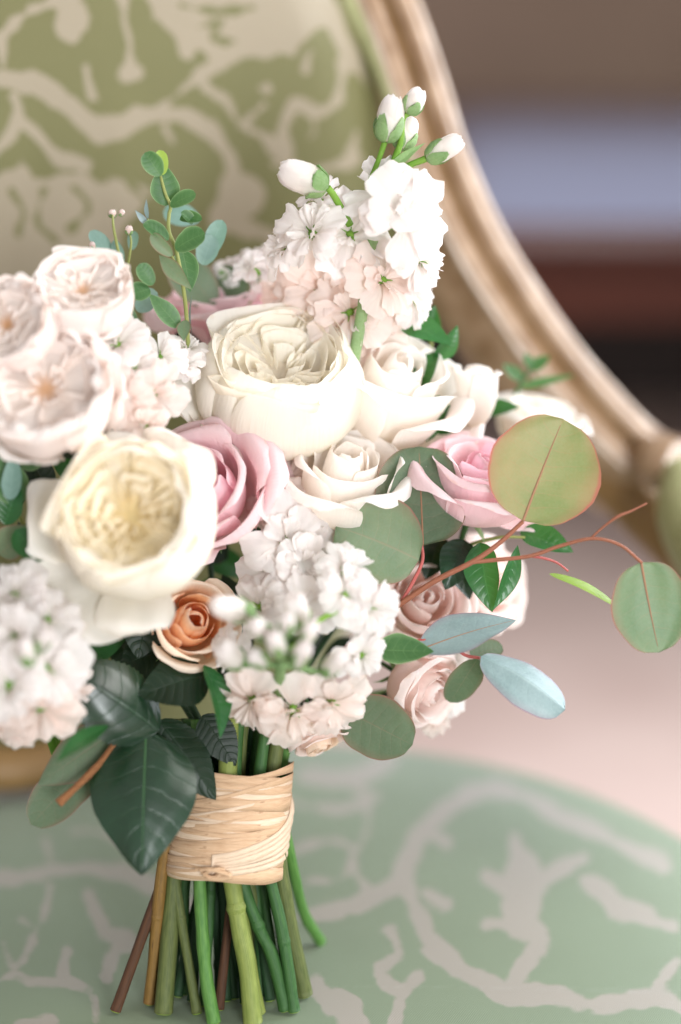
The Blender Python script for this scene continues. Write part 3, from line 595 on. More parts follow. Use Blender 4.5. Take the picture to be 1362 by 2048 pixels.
# ------------------------------------------------------------------ roses
rose_garden('garden_rose', 'large cream garden rose in sharp focus at the heart of the bouquet', 558, 775, 1.0, 166, (0.06, 0.66, 0.75), M['garden'], M['garden_in'], 11, spin=0,
    guards=[(2.95, .55, .40, .30, .5), (3.7, .5, .22, .05, .3)], groups=4, folds=5, zin=1.0, zrim=.70, close=.73)
rose_garden('garden_rose', 'large cream garden rose with butter yellow centre, blurred, nearest the lens', 268, 1040, .905, 166, (-.02, .30, .95), M['garden'], M['yellow_in'], 23, spin=0,
    guards=[(3.05, .50, .50, -.10, .6), (4.05, .62, .62, -.30, .5), (4.7, .5, .40, -.30, .4), (1.15, .6, .40, -.05, .4), (2.0, .5, .3, 0, .4)], groups=5, folds=5, zrim=.6, close=.80, nin=2, zin=1.0)
rose_garden('spray_rose', 'small blush white spray rose, topmost on the left side of the bouquet', 168, 592, .93, 100, (.05, .62, .78), M['blush'], M['blush_in'], 31, guards=[(5.2, .6, .2, 0, .4)], groups=5, folds=3, zrim=.55, close=.86, nin=2, zin=.98, loose=.8)
rose_garden('spray_rose', 'blush white spray rose with orange heart cut by the left picture edge', 22, 655, .918, 98, (-.3, .35, .85), M['blush'], M['blush_in'], 37, guards=[(.5, .6, .35, 0, .4), (1.6, .6, .3, 0, .5)], groups=5, folds=3, zrim=.5, close=.9, nin=2, zin=.95, loose=1.0)
rose_garden('spray_rose', 'wide open blush white rose with orange heart, directly above the yellow centred rose', 95, 785, .912, 138, (-.1, .45, .88), M['blush'], M['blush_in'], 41, guards=[(.3, .6, .25, .1, .5), (2.2, .6, .25, .1, .5), (4.4, .6, .2, 0, .5)], groups=5, folds=3, zrim=.48, close=.92, nin=3, zin=.85, loose=1.0)
rose_ht('pink_rose', 'pink rose peeking out behind the sharp cream garden rose, beside the eucalyptus sprig', 452, 634, 1.066, 134, (-.12, .90, .42), M['pink'], M['pink_in'], 51, n=14, spin=.3)
rose_ht('pink_rose', 'pink rose squeezed between the two large cream garden roses', 414, 985, .978, 142, (-.30, .40, .86), M['pink'], M['pink_in'], 57, n=16, spin=2.0, extra=[(0.6, .6, 1.0, -.2), (5.6, .6, 1.05, -.3), (4.9, .55, 1.0, -.4)])
rose_ht('white_rose', 'tall ivory rose with rolled petals right of the sharp cream garden rose', 782, 792, 1.022, 168, (.30, .76, .58), M['white'], M['white'], 63, n=11, tmax=.74, spin=0, extra=[(5.6, .7, .95, .25), (.1, .6, .95, .35)])
rose_ht('white_rose', 'ivory rose with rolled rim under the sharp cream garden rose', 692, 972, .992, 142, (.14, .84, .52), M['white'], M['white'], 67, n=12, tmax=.78, spin=2.2)
rose_ht('pink_rose', 'pink rose on the right side behind the round eucalyptus leaves', 958, 968, 1.0, 122, (.22, .82, .52), M['pink'], M['pink_in'], 71, n=15, spin=.5, extra=[(5.2, .5, 1.0, -.2)])
rose_ht('white_rose', 'blurred creamy white rose behind the pink rose, against the gilt frame', 1082, 850, 1.09, 92, (.2, .9, .35), M['white'], M['garden_in'], 73, n=12)
rose_ht('peach_rose', 'peach rose with orange heart below the yellow centred garden rose', 378, 1252, .965, 116, (.32, .30, .90), M['peach'], M['peach_in'], 79, n=13, spin=1.0, tmax=.68, tmin=.06)
rose_ht('blush_rose', 'pale blush rose hanging at the lower right, beside the dark round leaf', 838, 1372, 1.005, 92, (.55, -.30, .5), M['palepink'], M['palepink'], 83, n=15, tmax=.75, spin=.6)
rose_ht('blush_rose', 'pale pink rose mostly hidden behind the eucalyptus twig and white stock', 845, 1205, 1.02, 100, (.2, .3, .8), M['palepink'], M['palepink'], 89, n=15)
rose_ht('blush_rose', 'pale blush rose behind drooping green leaves at the right', 968, 1170, 1.05, 92, (.5, .2, .6), M['palepink'], M['palepink'], 91, n=14)
rose_ht('blush_rose', 'pale blush flower at the very bottom right above the raffia tie', 632, 1462, .99, 72, (.25, -.75, .3), M['palepink'], M['peach'], 93, n=12, tmax=.8)

# ------------------------------------------------------------------ white stock
def stock(label, loc, florets, buds, stems, seed, mat='stock', leaves=()):
    rng = np.random.default_rng(seed)
    t = thing('white_stock', label, 'stock flower', P(*loc))
    for pts, r, m in stems: tube('stem', [P(*p) for p in pts], [x*.00029 for x in r], M[m], t, 8)
    for f in florets:
        mm = M[f[6]] if len(f) > 6 else M[mat]
        floret(t, f[0], f[1], f[2], f[3], f[4], mm, rng, open_=f[5] if len(f) > 5 else 1.0)
    for b in buds: bud(t, b[0], b[1], b[2], rng, d0=b[3], d1=b[4], cover=b[5] if len(b) > 5 else .62)
    for l in leaves: leaf('leaf', l[0], l[1], l[2], l[3], l[4], l[5], t, arch=.1, fold=.25)
    return t
stock('tall white stock spike with closed buds at its tip, topmost flower of the bouquet', (700, 760, 1.0),
    [(775, 395, .968, 84, (-.15, .55, .8)), (808, 440, .962, 96, (.35, .1, .93)), (838, 520, .975, 68, (.7, -.1, .7)), (625, 468, .972, 92, (-.4, .25, .88)), (700, 470, .985, 84, (0, .3, .9)), (575, 500, .985, 70, (-.8, .2, .5)),
     (652, 578, 1.006, 108, (-.1, -.05, 1), .95, 'stockblush'), (765, 560, .985, 92, (.35, -.1, .92), .9, 'stockblush'), (730, 650, 1.02, 92, (.1, -.3, .9), 1, 'stockblush'), (700, 625, 1.0, 76, (0, -.1, 1), .9, 'stockblush'), (582, 590, 1.02, 70, (-.7, -.1, .6), 1, 'stockblush'), (825, 600, 1.0, 56, (.7, -.2, .5)), (640, 400, .985, 60, (-.5, .5, .6), .8), (505, 535, 1.02, 40, (-.5, .4, .7), .8)],
    [((770, 285), (790, 195), 56, .966, .962), ((815, 228), (842, 180), 42, .966, .962), ((800, 300), (822, 236), 48, .975, .975), ((852, 318), (922, 280), 46, .966, .962), ((655, 375), (562, 340), 66, .965, .962, .4)],
    [([(700, 760, 1.0), (735, 560, .985), (760, 380, .978), (790, 330, .975)], [13, 12, 11, 9], 'calyx'), ([(735, 375, .972), (757, 320, .968), (770, 283, .966)], [6, 5, 6], 'throat'), ([(775, 350, .972), (800, 290, .968), (806, 240, .966), (818, 226, .966)], [7, 6, 5, 6], 'throat'), ([(790, 345, .972), (820, 330, .968), (853, 317, .966)], [7, 6, 7], 'throat'), ([(780, 340, .974), (795, 300, .974)], [6, 6], 'throat'), ([(700, 450, .98), (670, 395, .97), (655, 375, .966)], [8, 7, 7], 'throat')],
    101, leaves=[((760, 370, .972), (852, 285, .966), 24, (-.3, .3, .9), 'lance', 'calyx')])
stock('white stock cluster facing the lens in the lower middle, pale green buds at its heart', (560, 1420, .99),
    [(690, 1145, .935, 62, (.2, .5, .85)), (738, 1215, .93, 66, (.5, .1, .86)), (722, 1310, .935, 68, (.45, -.2, .87)), (662, 1405, .945, 72, (.3, -.55, .8), 1, 'stockblush'), (585, 1420, .945, 80, (0, -.6, .8), 1, 'stockblush'),
     (505, 1400, .945, 74, (-.4, -.5, .8), 1, 'stockblush'), (600, 1215, .945, 74, (.1, .45, .9)), (520, 1215, .95, 66, (-.3, .5, .8)), (470, 1300, .945, 56, (-.7, 0, .7), .8), (690, 1190, .925, 58, (.4, .4, .86)),],
    [((505, 1228), (425, 1208), 52, .905, .885, .45), ((480, 1330), (440, 1290), 52, .91, .895, .4), ((598, 1250), (588, 1195), 52, .905, .89, .45), ((540, 1275), (505, 1245), 40, .89, .87, .75), ((600, 1290), (628, 1248), 36, .89, .875, .75), ((560, 1310), (545, 1268), 40, .885, .865, .8), ((590, 1330), (612, 1290), 40, .89, .87, .8), ((530, 1330), (500, 1305), 36, .89, .875, .8), ((645, 1345), (690, 1310), 40, .905, .89, .5), ((572, 1270), (575, 1230), 34, .885, .868, .85)],
    [([(540, 1500, 1.0), (555, 1400, .96), (562, 1310, .90)], [14, 13, 10], 'calyx'), ([(562, 1320, .905), (530, 1250, .90), (505, 1228, .905)], [6, 5, 6], 'calyx'), ([(562, 1320, .905), (640, 1240, .915), (720, 1210, .93)], [6, 5, 6], 'throat'), ([(565, 1330, .905), (480, 1330, .91)], [6, 5], 'calyx'), ([(560, 1330, .90), (600, 1290, .892)], [6, 5], 'calyx'), ([(560, 1330, .90), (645, 1345, .905)], [6, 5], 'calyx')],
    107)
stock('white stock cluster, strongly blurred, low at the left picture edge', (60, 1420, .97),
    [(30, 1190, .905, 76, (-.2, .5, .85)), (95, 1240, .90, 70, (.3, .3, .9)), (30, 1270, .885, 70, (-.2, .1, .97)), (95, 1335, .895, 74, (.2, -.1, .97)), (20, 1370, .89, 76, (-.2, -.2, .95)), (80, 1415, .905, 74, (.2, -.5, .85), 1, 'stockblush'), (20, 1450, .91, 66, (-.1, -.6, .8), 1, 'stockblush'), (140, 1380, .925, 58, (.6, -.3, .7), 1, 'stockblush'), (-30, 1300, .90, 70, (-.5, 0, .85)), (120, 1290, .92, 56, (.5, .1, .8))],
    [((60, 1330), (45, 1280), 36, .875, .865, .6), ((75, 1300), (95, 1262), 34, .88, .87, .7)],
    [([(120, 1520, .99), (80, 1400, .94), (60, 1300, .88)], [13, 12, 9], 'throat')], 113)
stock('crinkled white stock cluster between the pink rose and the ivory rose', (560, 1120, 1.0),
    [(575, 1085, .962, 80, (.2, .15, .95)), (545, 1140, .962, 66, (-.1, -.1, .98)), (605, 1130, .958, 62, (.4, -.1, .9)), (560, 1010, .985, 62, (-.1, .4, .9), .9, 'stockblush'), (580, 960, .998, 52, (.1, .5, .8), .8, 'stockblush'), (625, 1085, .972, 56, (.6, .1, .7))],
    [], [([(560, 1250, 1.02), (565, 1150, .99), (570, 1060, .985)], [11, 10, 8], 'throat')], 119)
stock('ruffled white stock cluster between the blush roses and the sharp cream garden rose', (270, 820, .99),
    [(270, 735, .94, 72, (.1, .3, .95)), (235, 690, .94, 58, (-.2, .6, .75)), (305, 790, .935, 72, (.2, -.2, .95), 1, 'stockblush'), (320, 715, .955, 62, (.4, .4, .8)), (255, 800, .93, 62, (-.1, -.1, .98), 1, 'stockblush'), (290, 850, .935, 56, (.1, -.5, .8), 1, 'stockblush'), (365, 735, .97, 58, (.5, .5, .7)), (375, 700, .985, 46, (.3, .7, .6))],
    [], [([(300, 950, 1.0), (280, 850, .97), (275, 760, .95)], [11, 10, 8], 'throat')], 127)
stock('tiny blurred white stock blossoms behind the pink rose, against the chair back', (500, 640, 1.06),
    [(470, 545, 1.05, 40, (-.3, .5, .8), .8), (515, 560, 1.05, 40, (.2, .3, .9), .8), (540, 520, 1.05, 36, (0, .5, .8), .8)],
    [((455, 560), (430, 530), 30, 1.05, 1.05), ((500, 540), (490, 500), 28, 1.05, 1.05)], [([(500, 660, 1.05), (495, 590, 1.05), (490, 540, 1.05)], [8, 7, 6], 'throat')], 131)

stock('small white stock tuft beside the blush rose at the lower right', (840, 1380, 1.04),
    [(885, 1395, 1.02, 46, (.6, -.2, .7), .9), (905, 1340, 1.035, 42, (.7, .1, .6), .9), (870, 1435, 1.03, 40, (.4, -.5, .7), .9, 'stockblush'), (800, 1150, 1.03, 48, (.2, .2, .9), .9, 'stockblush'), (900, 1250, 1.045, 48, (.5, .1, .8), .9, 'stockblush')], [],
    [([(700, 1400, 1.05), (800, 1380, 1.05), (870, 1380, 1.045)], [9, 8, 7], 'calyx')], 137)
# ------------------------------------------------------------------ eucalyptus
FR = (0.05, 0.12, 1.0)
eu = thing('eucalyptus_branch', 'eucalyptus twig with large round grey-green leaves reaching out to the right', 'eucalyptus', P(700, 1290, .99))
TW = M['twig_red']
tube('stem', [P(660, 1330, 1.0), P(740, 1250, .985), P(793, 1213, .972), P(870, 1162, .965), P(948, 1122, .962), P(1000, 1085, .962), P(1046, 1043, .962)], [.0019, .0018, .0017, .0016, .0014, .0012], TW, eu, 8, 50)
tube('stem', [P(946, 1124, .962), P(990, 1120, .962), P(1060, 1112, .96), P(1120, 1092, .958), P(1185, 1077, .955), P(1240, 1090, .955), P(1284, 1126, .955)], [.0013, .0012, .0011, .0010, .0010], TW, eu, 8, 50)
tube('twig_tip', [P(1180, 1078, .955), P(1205, 1055, .953), P(1235, 1033, .95), P(1262, 1022, .95), P(1294, 1006, .95)], [.0007, .0007, .0010, .0007, .0006], TW, eu, 8, 24)
tube('petiole', [P(1062, 1112, .96), P(1090, 1117, .962), P(1115, 1126, .965), P(1136, 1142, .968)], [.0009, .0008, .0007, .0007], M['petiole'], eu, 8, 20)
tube('petiole', [P(803, 1204, .971), P(828, 1160, .972), P(845, 1120, .975), P(842, 1080, .978)], [.0011, .0011, .0010, .0009], M['petiole'], eu, 8, 24)
leaf('leaf', (1046, 1042, .962), (1126, 838, .968), 222, (.14, .22, 1), 'round', 'euc_warm', eu, cup=.20, wave=.05, arch=-.04, seed=1, nu=25, nv=34, vein=('rib', .8))
leaf('leaf', (1282, 1124, .955), (1318, 1305, .957), 160, (.0, .25, 1), 'round', 'euc', eu, cup=.22, wave=.06, arch=-.03, seed=2, nu=23, nv=30, vein=('rib', .7))
leaf('leaf', (846, 1092, .977), (838, 893, .992), 192, (.1, -.05, 1), 'round', 'euc_dark', eu, cup=.22, wave=.06, seed=3, nu=23, nv=30, vein=('rib', .6))
leaf('leaf', (838, 1120, .974), (672, 1052, .972), 178, (-.1, .0, 1), 'round', 'euc', eu, cup=.2, wave=.06, seed=4, nu=23, nv=30, side=.02)
leaf('leaf', (1098, 1148, .968), (1232, 1212, .975), 36, (.3, .9, .5), 'drop', 'lime', eu, cup=.1, arch=.05, seed=5)
eb = thing('eucalyptus_branch', 'low eucalyptus twig with two blue-green oval leaves at the lower right', 'eucalyptus', P(760, 1300, .99))
tube('stem', [P(700, 1330, .995), P(770, 1305, .985), P(836, 1282, .968), P(900, 1290, .972), P(930, 1310, .972), P(960, 1316, .968)], [.0014, .0013, .0012, .0010, .0009], M['petiole'], eb, 8, 40)
leaf('leaf', (838, 1300, .962), (1032, 1240, .972), 108, (-.15, .75, .65), 'ovate', 'euc_blue', eb, cup=.12, arch=.03, wave=.05, seed=6, nu=21, nv=28, vein=('rib', .4))
leaf('leaf', (962, 1312, .965), (1130, 1420, .960), 104, (.10, .62, .75), 'drop', 'euc_blue', eb, cup=-.10, fold=-.28, wave=.05, arch=.08, seed=7, nu=21, nv=28)
leaf('leaf', (955, 1318, .985), (900, 1405, 1.0), 70, (.4, .1, .9), 'round', 'euc_dark', eb, cup=.1, seed=8)
leaf('leaf', (940, 1312, .99), (1005, 1292, 1.0), 50, (.0, .4, .9), 'round', 'euc_dark', eb, cup=.1, seed=9)
leaf('leaf', (752, 1300, .955), (868, 1303, .952), 66, (.0, .5, .86), 'ovate', 'sprig', eb, cup=.1, fold=.2, seed=10)
leaf('leaf', (690, 1420, .985), (825, 1490, .975), 128, (.0, .1, 1), 'round', 'euc_dark', eb, cup=.1, wave=.03, seed=11, nu=21, nv=28)
es = thing('eucalyptus_sprig', 'upright eucalyptus sprig with small green leaves rising at the upper left', 'eucalyptus', P(375, 700, .985))
tube('stem', [P(378, 720, .99), P(372, 620, .978), P(364, 560, .972), P(352, 500, .970), P(338, 462, .969), P(338, 430, .968), P(341, 412, .968), P(330, 385, .968), P(321, 350, .968), P(318, 325, .968)], [.0013, .0012, .0012, .0011, .001, .0009, .0008], M['twig_green'], es, 8, 70)
tube('stem', [P(358, 548, .972), P(348, 520, .969), P(334, 498, .967), P(318, 484, .966)], [.0007, .0007, .0006], M['twig_green'], es, 6, 16)
tube('stem', [P(300, 452, .968), P(296, 440, .968), P(294, 425, .968)], [.0005, .0005, .0005], M['twig_green'], es, 6, 10)
def SL(b, t, w, n, sh='drop', m='sprig', c=.15, f=0, sd=0, ar=.05, dd=.968): leaf('leaf', (b[0], b[1], dd), (t[0], t[1], dd-.004), w, n, sh, m, es, cup=c, fold=f, arch=ar, seed=sd)
SL((350, 498), (410, 466), 50, (0, .35, .95), 'drop', sd=20, dd=.962)
SL((340, 412), (392, 388), 40, (0, .5, .86), 'drop', sd=21, dd=.964)
SL((330, 412), (328, 328), 58, (.2, .1, .97), 'ovate', 'sprig', sd=22, dd=.972)
SL((322, 352), (290, 305), 40, (-.2, .2, .95), 'drop', 'sprig', sd=23, dd=.962)
SL((326, 350), (318, 300), 30, (.5, .2, .8), 'drop', 'lime', sd=24, dd=.966)
SL((385, 448), (362, 424), 26, (0, .6, .8), 'round', 'sprig', sd=25, dd=.966, c=.5)
SL((360, 436), (404, 440), 30, (0, .4, .9), 'round', 'sprig', sd=26, dd=.968, c=.4)
SL((338, 480), (286, 448), 40, (.2, .6, .75), 'drop', 'sprig', sd=27, dd=.966, c=.3)
SL((345, 512), (302, 468), 30, (-.5, .3, .8), 'drop', 'euc', sd=28, dd=.964, c=.4)
SL((365, 500), (380, 585), 52, (.3, .1, .95), 'ovate', 'sprig', sd=29, dd=.978)
SL((318, 510), (385, 580), 34, (-.6, .45, .65), 'lance', 'euc', sd=30, dd=.966, c=.3)
SL((358, 655), (298, 588), 40, (.1, .3, .95), 'ovate', 'sprig', sd=31, dd=.97)
SL((370, 640), (368, 682), 30, (-.3, .2, .9), 'ovate', 'euc', sd=32, dd=.965)
SL((384, 590), (385, 672), 12, (-.9, .1, .35), 'lance', 'euc_blue', sd=33, dd=.966)
SL((298, 452), (270, 420), 14, (-.4, .3, .8), 'lance', 'euc_blue', sd=34, dd=.968)
SL((296, 440), (293, 398), 12, (-.4, .3, .8), 'lance', 'euc_blue', sd=35, dd=.968)
SL((300, 578), (262, 590), 44, (0, .3, .95), 'drop', 'sprig', sd=36, dd=.958)
SL((306, 570), (278, 528), 34, (0, .3, .95), 'drop', 'sprig', sd=37, dd=.958)
SL((400, 440), (326, 424), 50, (0, .3, .95), 'drop', 'sprig_blue', sd=38, dd=1.03)
SL((430, 610), (345, 520), 90, (0, .3, .95), 'drop', 'euc_dark', sd=39, dd=1.04)
SL((440, 600), (480, 540), 90, (0, .3, .95), 'drop', 'euc_dark', sd=40, dd=1.05)
fb = thing('filler_sprig', 'faint bluish filler sprig with tiny pink buds behind the topmost blush rose', 'foliage sprig', P(250, 640, 1.0))
tube('stem', [P(262, 700, 1.0), P(255, 600, .995), P(240, 520, .99), P(228, 460, .985), P(225, 430, .985)], [.0012, .0011, .0009, .0006], M['twig_green'], fb, 8, 30)
tube('stem', [P(250, 560, .995), P(262, 490, .99), P(258, 462, .99)], [.0009, .0007, .0005], M['twig_green'], fb, 8, 16)
rng0 = np.random.default_rng(7)
for (a, b, c, e, w_) in ((224, 436, 226, 420, 16), (258, 470, 258, 452, 16), (186, 500, 184, 484, 13), (240, 432, 246, 420, 12)): bud(fb, (a, b), (c, e), w_, rng0, mat='palepink', d0=.99, d1=.988)
for (b, t, w_, m) in (((245, 530), (228, 480), 22, 'sprig_blue'), ((226, 515), (180, 462), 34, 'sprig_blue'), ((262, 500), (270, 462), 22, 'sprig_blue'), ((275, 650), (230, 600), 30, 'sprig'), ((272, 620), (315, 585), 44, 'sprig_blue'), ((410, 520), (445, 440), 40, 'sprig_blue'), ((405, 530), (425, 470), 46, 'sprig_blue')):
    leaf('leaf', (b[0], b[1], 1.0), (t[0], t[1], .995), w_, (.1, .3, .9), 'drop', m, fb, cup=.2, seed=b[0])

# ------------------------------------------------------------------ glossy leaves on the right
def lone(name, label, b, t, w_, n_, sh, m, group=None, **k):
    return tag(leaf(name, b, t, w_, n_, sh, m, None, **k), label, 'leaf' if 'leaf' in name else 'foliage', group)
g1 = thing('ruscus_sprig', 'glossy green leafy sprig between the stock spike and the gilt frame', 'foliage sprig', P(820, 900, 1.02))
tube('stem', [P(830, 920, 1.055), P(850, 800, 1.05), P(862, 700, 1.045), P(855, 640, 1.04), P(825, 645, 1.035)], [.0016, .0015, .0012, .0008], M['twig_green'], g1, 8, 30)
for i, (b, t, w_, n_, m, d_) in enumerate([((800, 650), (905, 690), 62, (.1, .5, .8), 'rusc', 1.0), ((790, 640), (850, 590), 60, (-.1, .5, .8), 'rusc', 1.01), ((870, 720), (915, 650), 44, (.6, .3, .7), 'rusc', 1.005), ((822, 800), (880, 700), 70, (-.3, .5, .8), 'rusc', 1.01),
        ((820, 880), (880, 790), 76, (.2, .3, .9), 'rusc', 1.005), ((900, 855), (905, 745), 48, (.4, .2, .9), 'rusc', 1.02), ((880, 870), (890, 800), 60, (.2, .3, .9), 'rusc', 1.01), ((960, 830), (1040, 815), 46, (.1, .6, .8), 'rusc', 1.04), ((955, 830), (985, 765), 50, (-.1, .5, .8), 'rusc', 1.04), ((845, 680), (870, 610), 50, (.3, .4, .8), 'rusc', 1.02)]):
    leaf('leaf', (b[0], b[1], d_+.02), (t[0], t[1], d_+.012), w_, n_, 'ovate', m, g1, cup=.2, arch=.08, fold=.15, seed=50+i)
g2 = thing('filler_sprig', 'thin blurred bluish green sprig crossing in front of the gilt frame', 'foliage sprig', P(1020, 820, 1.1))
tube('stem', [P(1010, 850, 1.1), P(1035, 780, 1.1), P(1062, 735, 1.1)], [.0016, .0014, .001], M['sprig'], g2, 8, 16)
for i, (b, t, w_) in enumerate([((1045, 760), (1005, 728), 30), ((1060, 740), (1100, 712), 30), ((1040, 775), (1150, 750), 22), ((1062, 735), (1050, 705), 20)]): leaf('leaf', (b[0], b[1], 1.1), (t[0], t[1], 1.1), w_, (0, .5, .8), 'ovate', 'sprig', g2, cup=.2, seed=70+i)
g3 = thing('white_bud_rose', 'slim blurred white rosebud between the glossy leaves and the pink rose', 'rosebud', P(935, 860, 1.04), D(.1, .95, .3))
rgb_ = np.random.default_rng(8)
for i in range(8):
    q = i/7*.42; pr = lerp_prof(HT, q)*.030; pr[:, 1] *= 1.25; pr[:, 1] += 0.0
    grid_obj('petal', petal_grid(pr, 1.2, rgb_, 13, 12, ruf=.0005, wob=.001, ang=i*2.4), M['white'], g3)
g4 = thing('drooping_leaves', 'dark green drooping leaves under the right pink rose', 'foliage sprig', P(930, 1080, 1.01))
tube('stem', [P(860, 1150, 1.02), P(930, 1095, 1.01), P(1000, 1075, 1.0), P(1050, 1075, 1.0)], [.0014, .0013, .0011, .0008], M['twig_green'], g4, 8, 20)
for i, (b, t, w_, n_, m, d_, sh) in enumerate([((960, 1085), (985, 1225), 74, (-.4, .2, .9), 'rusc', .985, 'ovate'), ((1035, 1090), (985, 1222), 44, (.6, .2, .75), 'rusc', .98, 'lance'), ((1040, 1065), (1147, 1105), 58, (.1, .4, .9), 'rusc', 1.005, 'ovate'), ((930, 1080), (890, 1180), 80, (.1, .2, .95), 'rose_leaf', 1.0, 'ovate'), ((900, 1090), (940, 1200), 70, (.2, .2, .9), 'rose_leaf', 1.01, 'ovate'), ((880, 1070), (850, 1160), 70, (.1, .2, .95), 'rose_leaf', 1.02, 'ovate')]):
    leaf('leaf', (b[0], b[1], d_), (t[0], t[1], d_-.006), w_, n_, sh, m, g4, cup=.2, arch=.06, fold=.2, wave=.05, seed=80+i)

# ------------------------------------------------------------------ dark rose leaves at the lower left
rl = dict(serr=.05, nu=19, nv=46)
lone('rose_leaf', 'big dark glossy leaf hanging down over the raffia tie', (292, 1462, .945), (284, 1752, .918), 208, (.06, .22, 1), 'ovate', 'rose_leaf', arch=.07, fold=-.10, cup=-.22, wave=.05, seed=1, tipcurl=-.03, vein=('rib_dark', .6), nu=25, nv=40)
lone('rose_leaf', 'dark glossy leaf pointing left, above the big hanging leaf', (318, 1462, .945), (108, 1322, .925), 158, (-.30, .55, .80), 'ovate', 'rose_leaf', arch=.08, fold=-.12, cup=-.25, wave=.06, seed=2, **rl)
lone('rose_leaf', 'dark serrated leaf with its tip left, just under the peach rose', (415, 1350, .955), (275, 1392, .94), 112, (-.1, .4, .9), 'ovate', 'rose_leaf2', arch=.06, fold=.12, seed=3, **rl)
lone('rose_leaf', 'dark serrated leaf running down right from behind the hanging leaf', (318, 1440, .955), (432, 1600, .955), 104, (.25, .25, .93), 'ovate', 'rose_leaf2', arch=.05, fold=-.15, cup=-.2, seed=4, **rl)
lone('rose_leaf', 'brighter green folded leaf edge beside the white stock, below the peach rose', (408, 1330, .95), (440, 1478, .935), 62, (.75, .1, .6), 'ovate', 'rusc', arch=.10, fold=.35, seed=5)
lone('rose_leaf', 'small dark serrated leaf tip just above the raffia tie', (405, 1430, .965), (472, 1532, .965), 76, (.2, .1, .95), 'ovate', 'rose_leaf2', arch=.03, fold=.1, seed=6, **rl)
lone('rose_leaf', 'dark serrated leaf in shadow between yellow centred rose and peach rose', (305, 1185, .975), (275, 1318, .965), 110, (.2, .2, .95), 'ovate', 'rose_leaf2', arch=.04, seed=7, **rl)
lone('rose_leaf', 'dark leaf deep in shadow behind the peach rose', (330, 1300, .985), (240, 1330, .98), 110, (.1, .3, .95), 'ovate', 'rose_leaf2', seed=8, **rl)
lone('eucalyptus_leaf', 'grey-green leaf behind the bright narrow leaf, lower left', (232, 1462, .955), (76, 1570, .945), 104, (-.15, .15, .97), 'ovate', 'euc_dark', arch=.04, cup=-.15, seed=9)
lone('eucalyptus_leaf', 'rounded grey-green leaf behind the broken twig, lowest leaf on the left', (205, 1500, .96), (62, 1650, .95), 96, (-.1, .2, .97), 'drop', 'euc_dark', arch=.02, cup=.1, seed=10)
lone('narrow_leaf', 'bright green narrow leaf above the broken twig at lower left', (218, 1450, .925), (112, 1525, .905), 48, (-.3, .6, .75), 'lance', 'rusc', arch=.06, fold=.15, seed=11)
tag(tube('broken_twig', [P(262, 1440, .955), P(240, 1475, .948), P(205, 1520, .942), P(165, 1562, .936), P(117, 1607, .93)], [.0016, .0019, .0023, .0019, .0022, .0019, .0026], M['bark'], None, 9, 40), 'brown broken twig poking out at the lower left below the leaves', 'twig')
g5 = thing('left_foliage', 'blurred green leaves at the left picture edge beside the yellow centred rose', 'foliage sprig', P(60, 1080, .96))
tube('stem', [P(120, 1200, .97), P(60, 1080, .95), P(10, 960, .94)], [.0016, .0013, .001], M['twig_green'], g5, 8, 16)
for i, (b, t, w_, m, d_) in enumerate([((30, 1060), (100, 1140), 60, 'rusc', .93), ((40, 1010), (-10, 900), 70, 'sprig', .94), ((20, 1000), (30, 900), 40, 'sprig_blue', .935), ((10, 1050), (40, 960), 50, 'rusc', .94), ((60, 1130), (170, 1190), 60, 'rose_leaf', .94), ((0, 1110), (60, 1050), 70, 'euc', .945), ((40, 930), (110, 900), 50, 'sprig', .945), ((150, 1250), (60, 1180), 90, 'rose_leaf', .95), ((170, 900), (90, 880), 60, 'rose_leaf', .95)]):
    leaf('leaf', (b[0], b[1], d_), (t[0], t[1], d_-.004), w_, (.1, .3, .9), 'ovate', m, g5, cup=.2, arch=.05, seed=90+i)
# shaded foliage filling the inside of the bouquet
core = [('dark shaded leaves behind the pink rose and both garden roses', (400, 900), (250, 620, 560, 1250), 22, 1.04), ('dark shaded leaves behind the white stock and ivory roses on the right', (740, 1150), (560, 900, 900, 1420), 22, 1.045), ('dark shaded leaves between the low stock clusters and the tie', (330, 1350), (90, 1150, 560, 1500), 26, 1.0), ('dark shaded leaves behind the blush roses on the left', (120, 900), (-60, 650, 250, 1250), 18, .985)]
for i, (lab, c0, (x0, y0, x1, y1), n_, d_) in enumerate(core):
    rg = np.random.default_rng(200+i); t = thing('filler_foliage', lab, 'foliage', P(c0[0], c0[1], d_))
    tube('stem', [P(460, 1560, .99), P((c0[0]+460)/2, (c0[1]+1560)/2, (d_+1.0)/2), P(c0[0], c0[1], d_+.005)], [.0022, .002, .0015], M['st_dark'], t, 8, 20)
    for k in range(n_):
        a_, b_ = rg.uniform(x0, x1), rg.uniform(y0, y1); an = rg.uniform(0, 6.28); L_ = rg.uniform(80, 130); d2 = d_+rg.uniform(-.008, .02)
        leaf('leaf', (a_, b_, d2), (a_+L_*math.cos(an), b_+L_*math.sin(an), d2+rg.uniform(-.01, .01)), L_*.6, (rg.uniform(-.4, .4), rg.uniform(-.1, .6), 1), 'ovate', ['rose_leaf', 'rose_leaf2', 'rusc', 'rose_leaf2'][k % 4], t, arch=.06, fold=.12, seed=300+i*40+k, nu=9, nv=14)

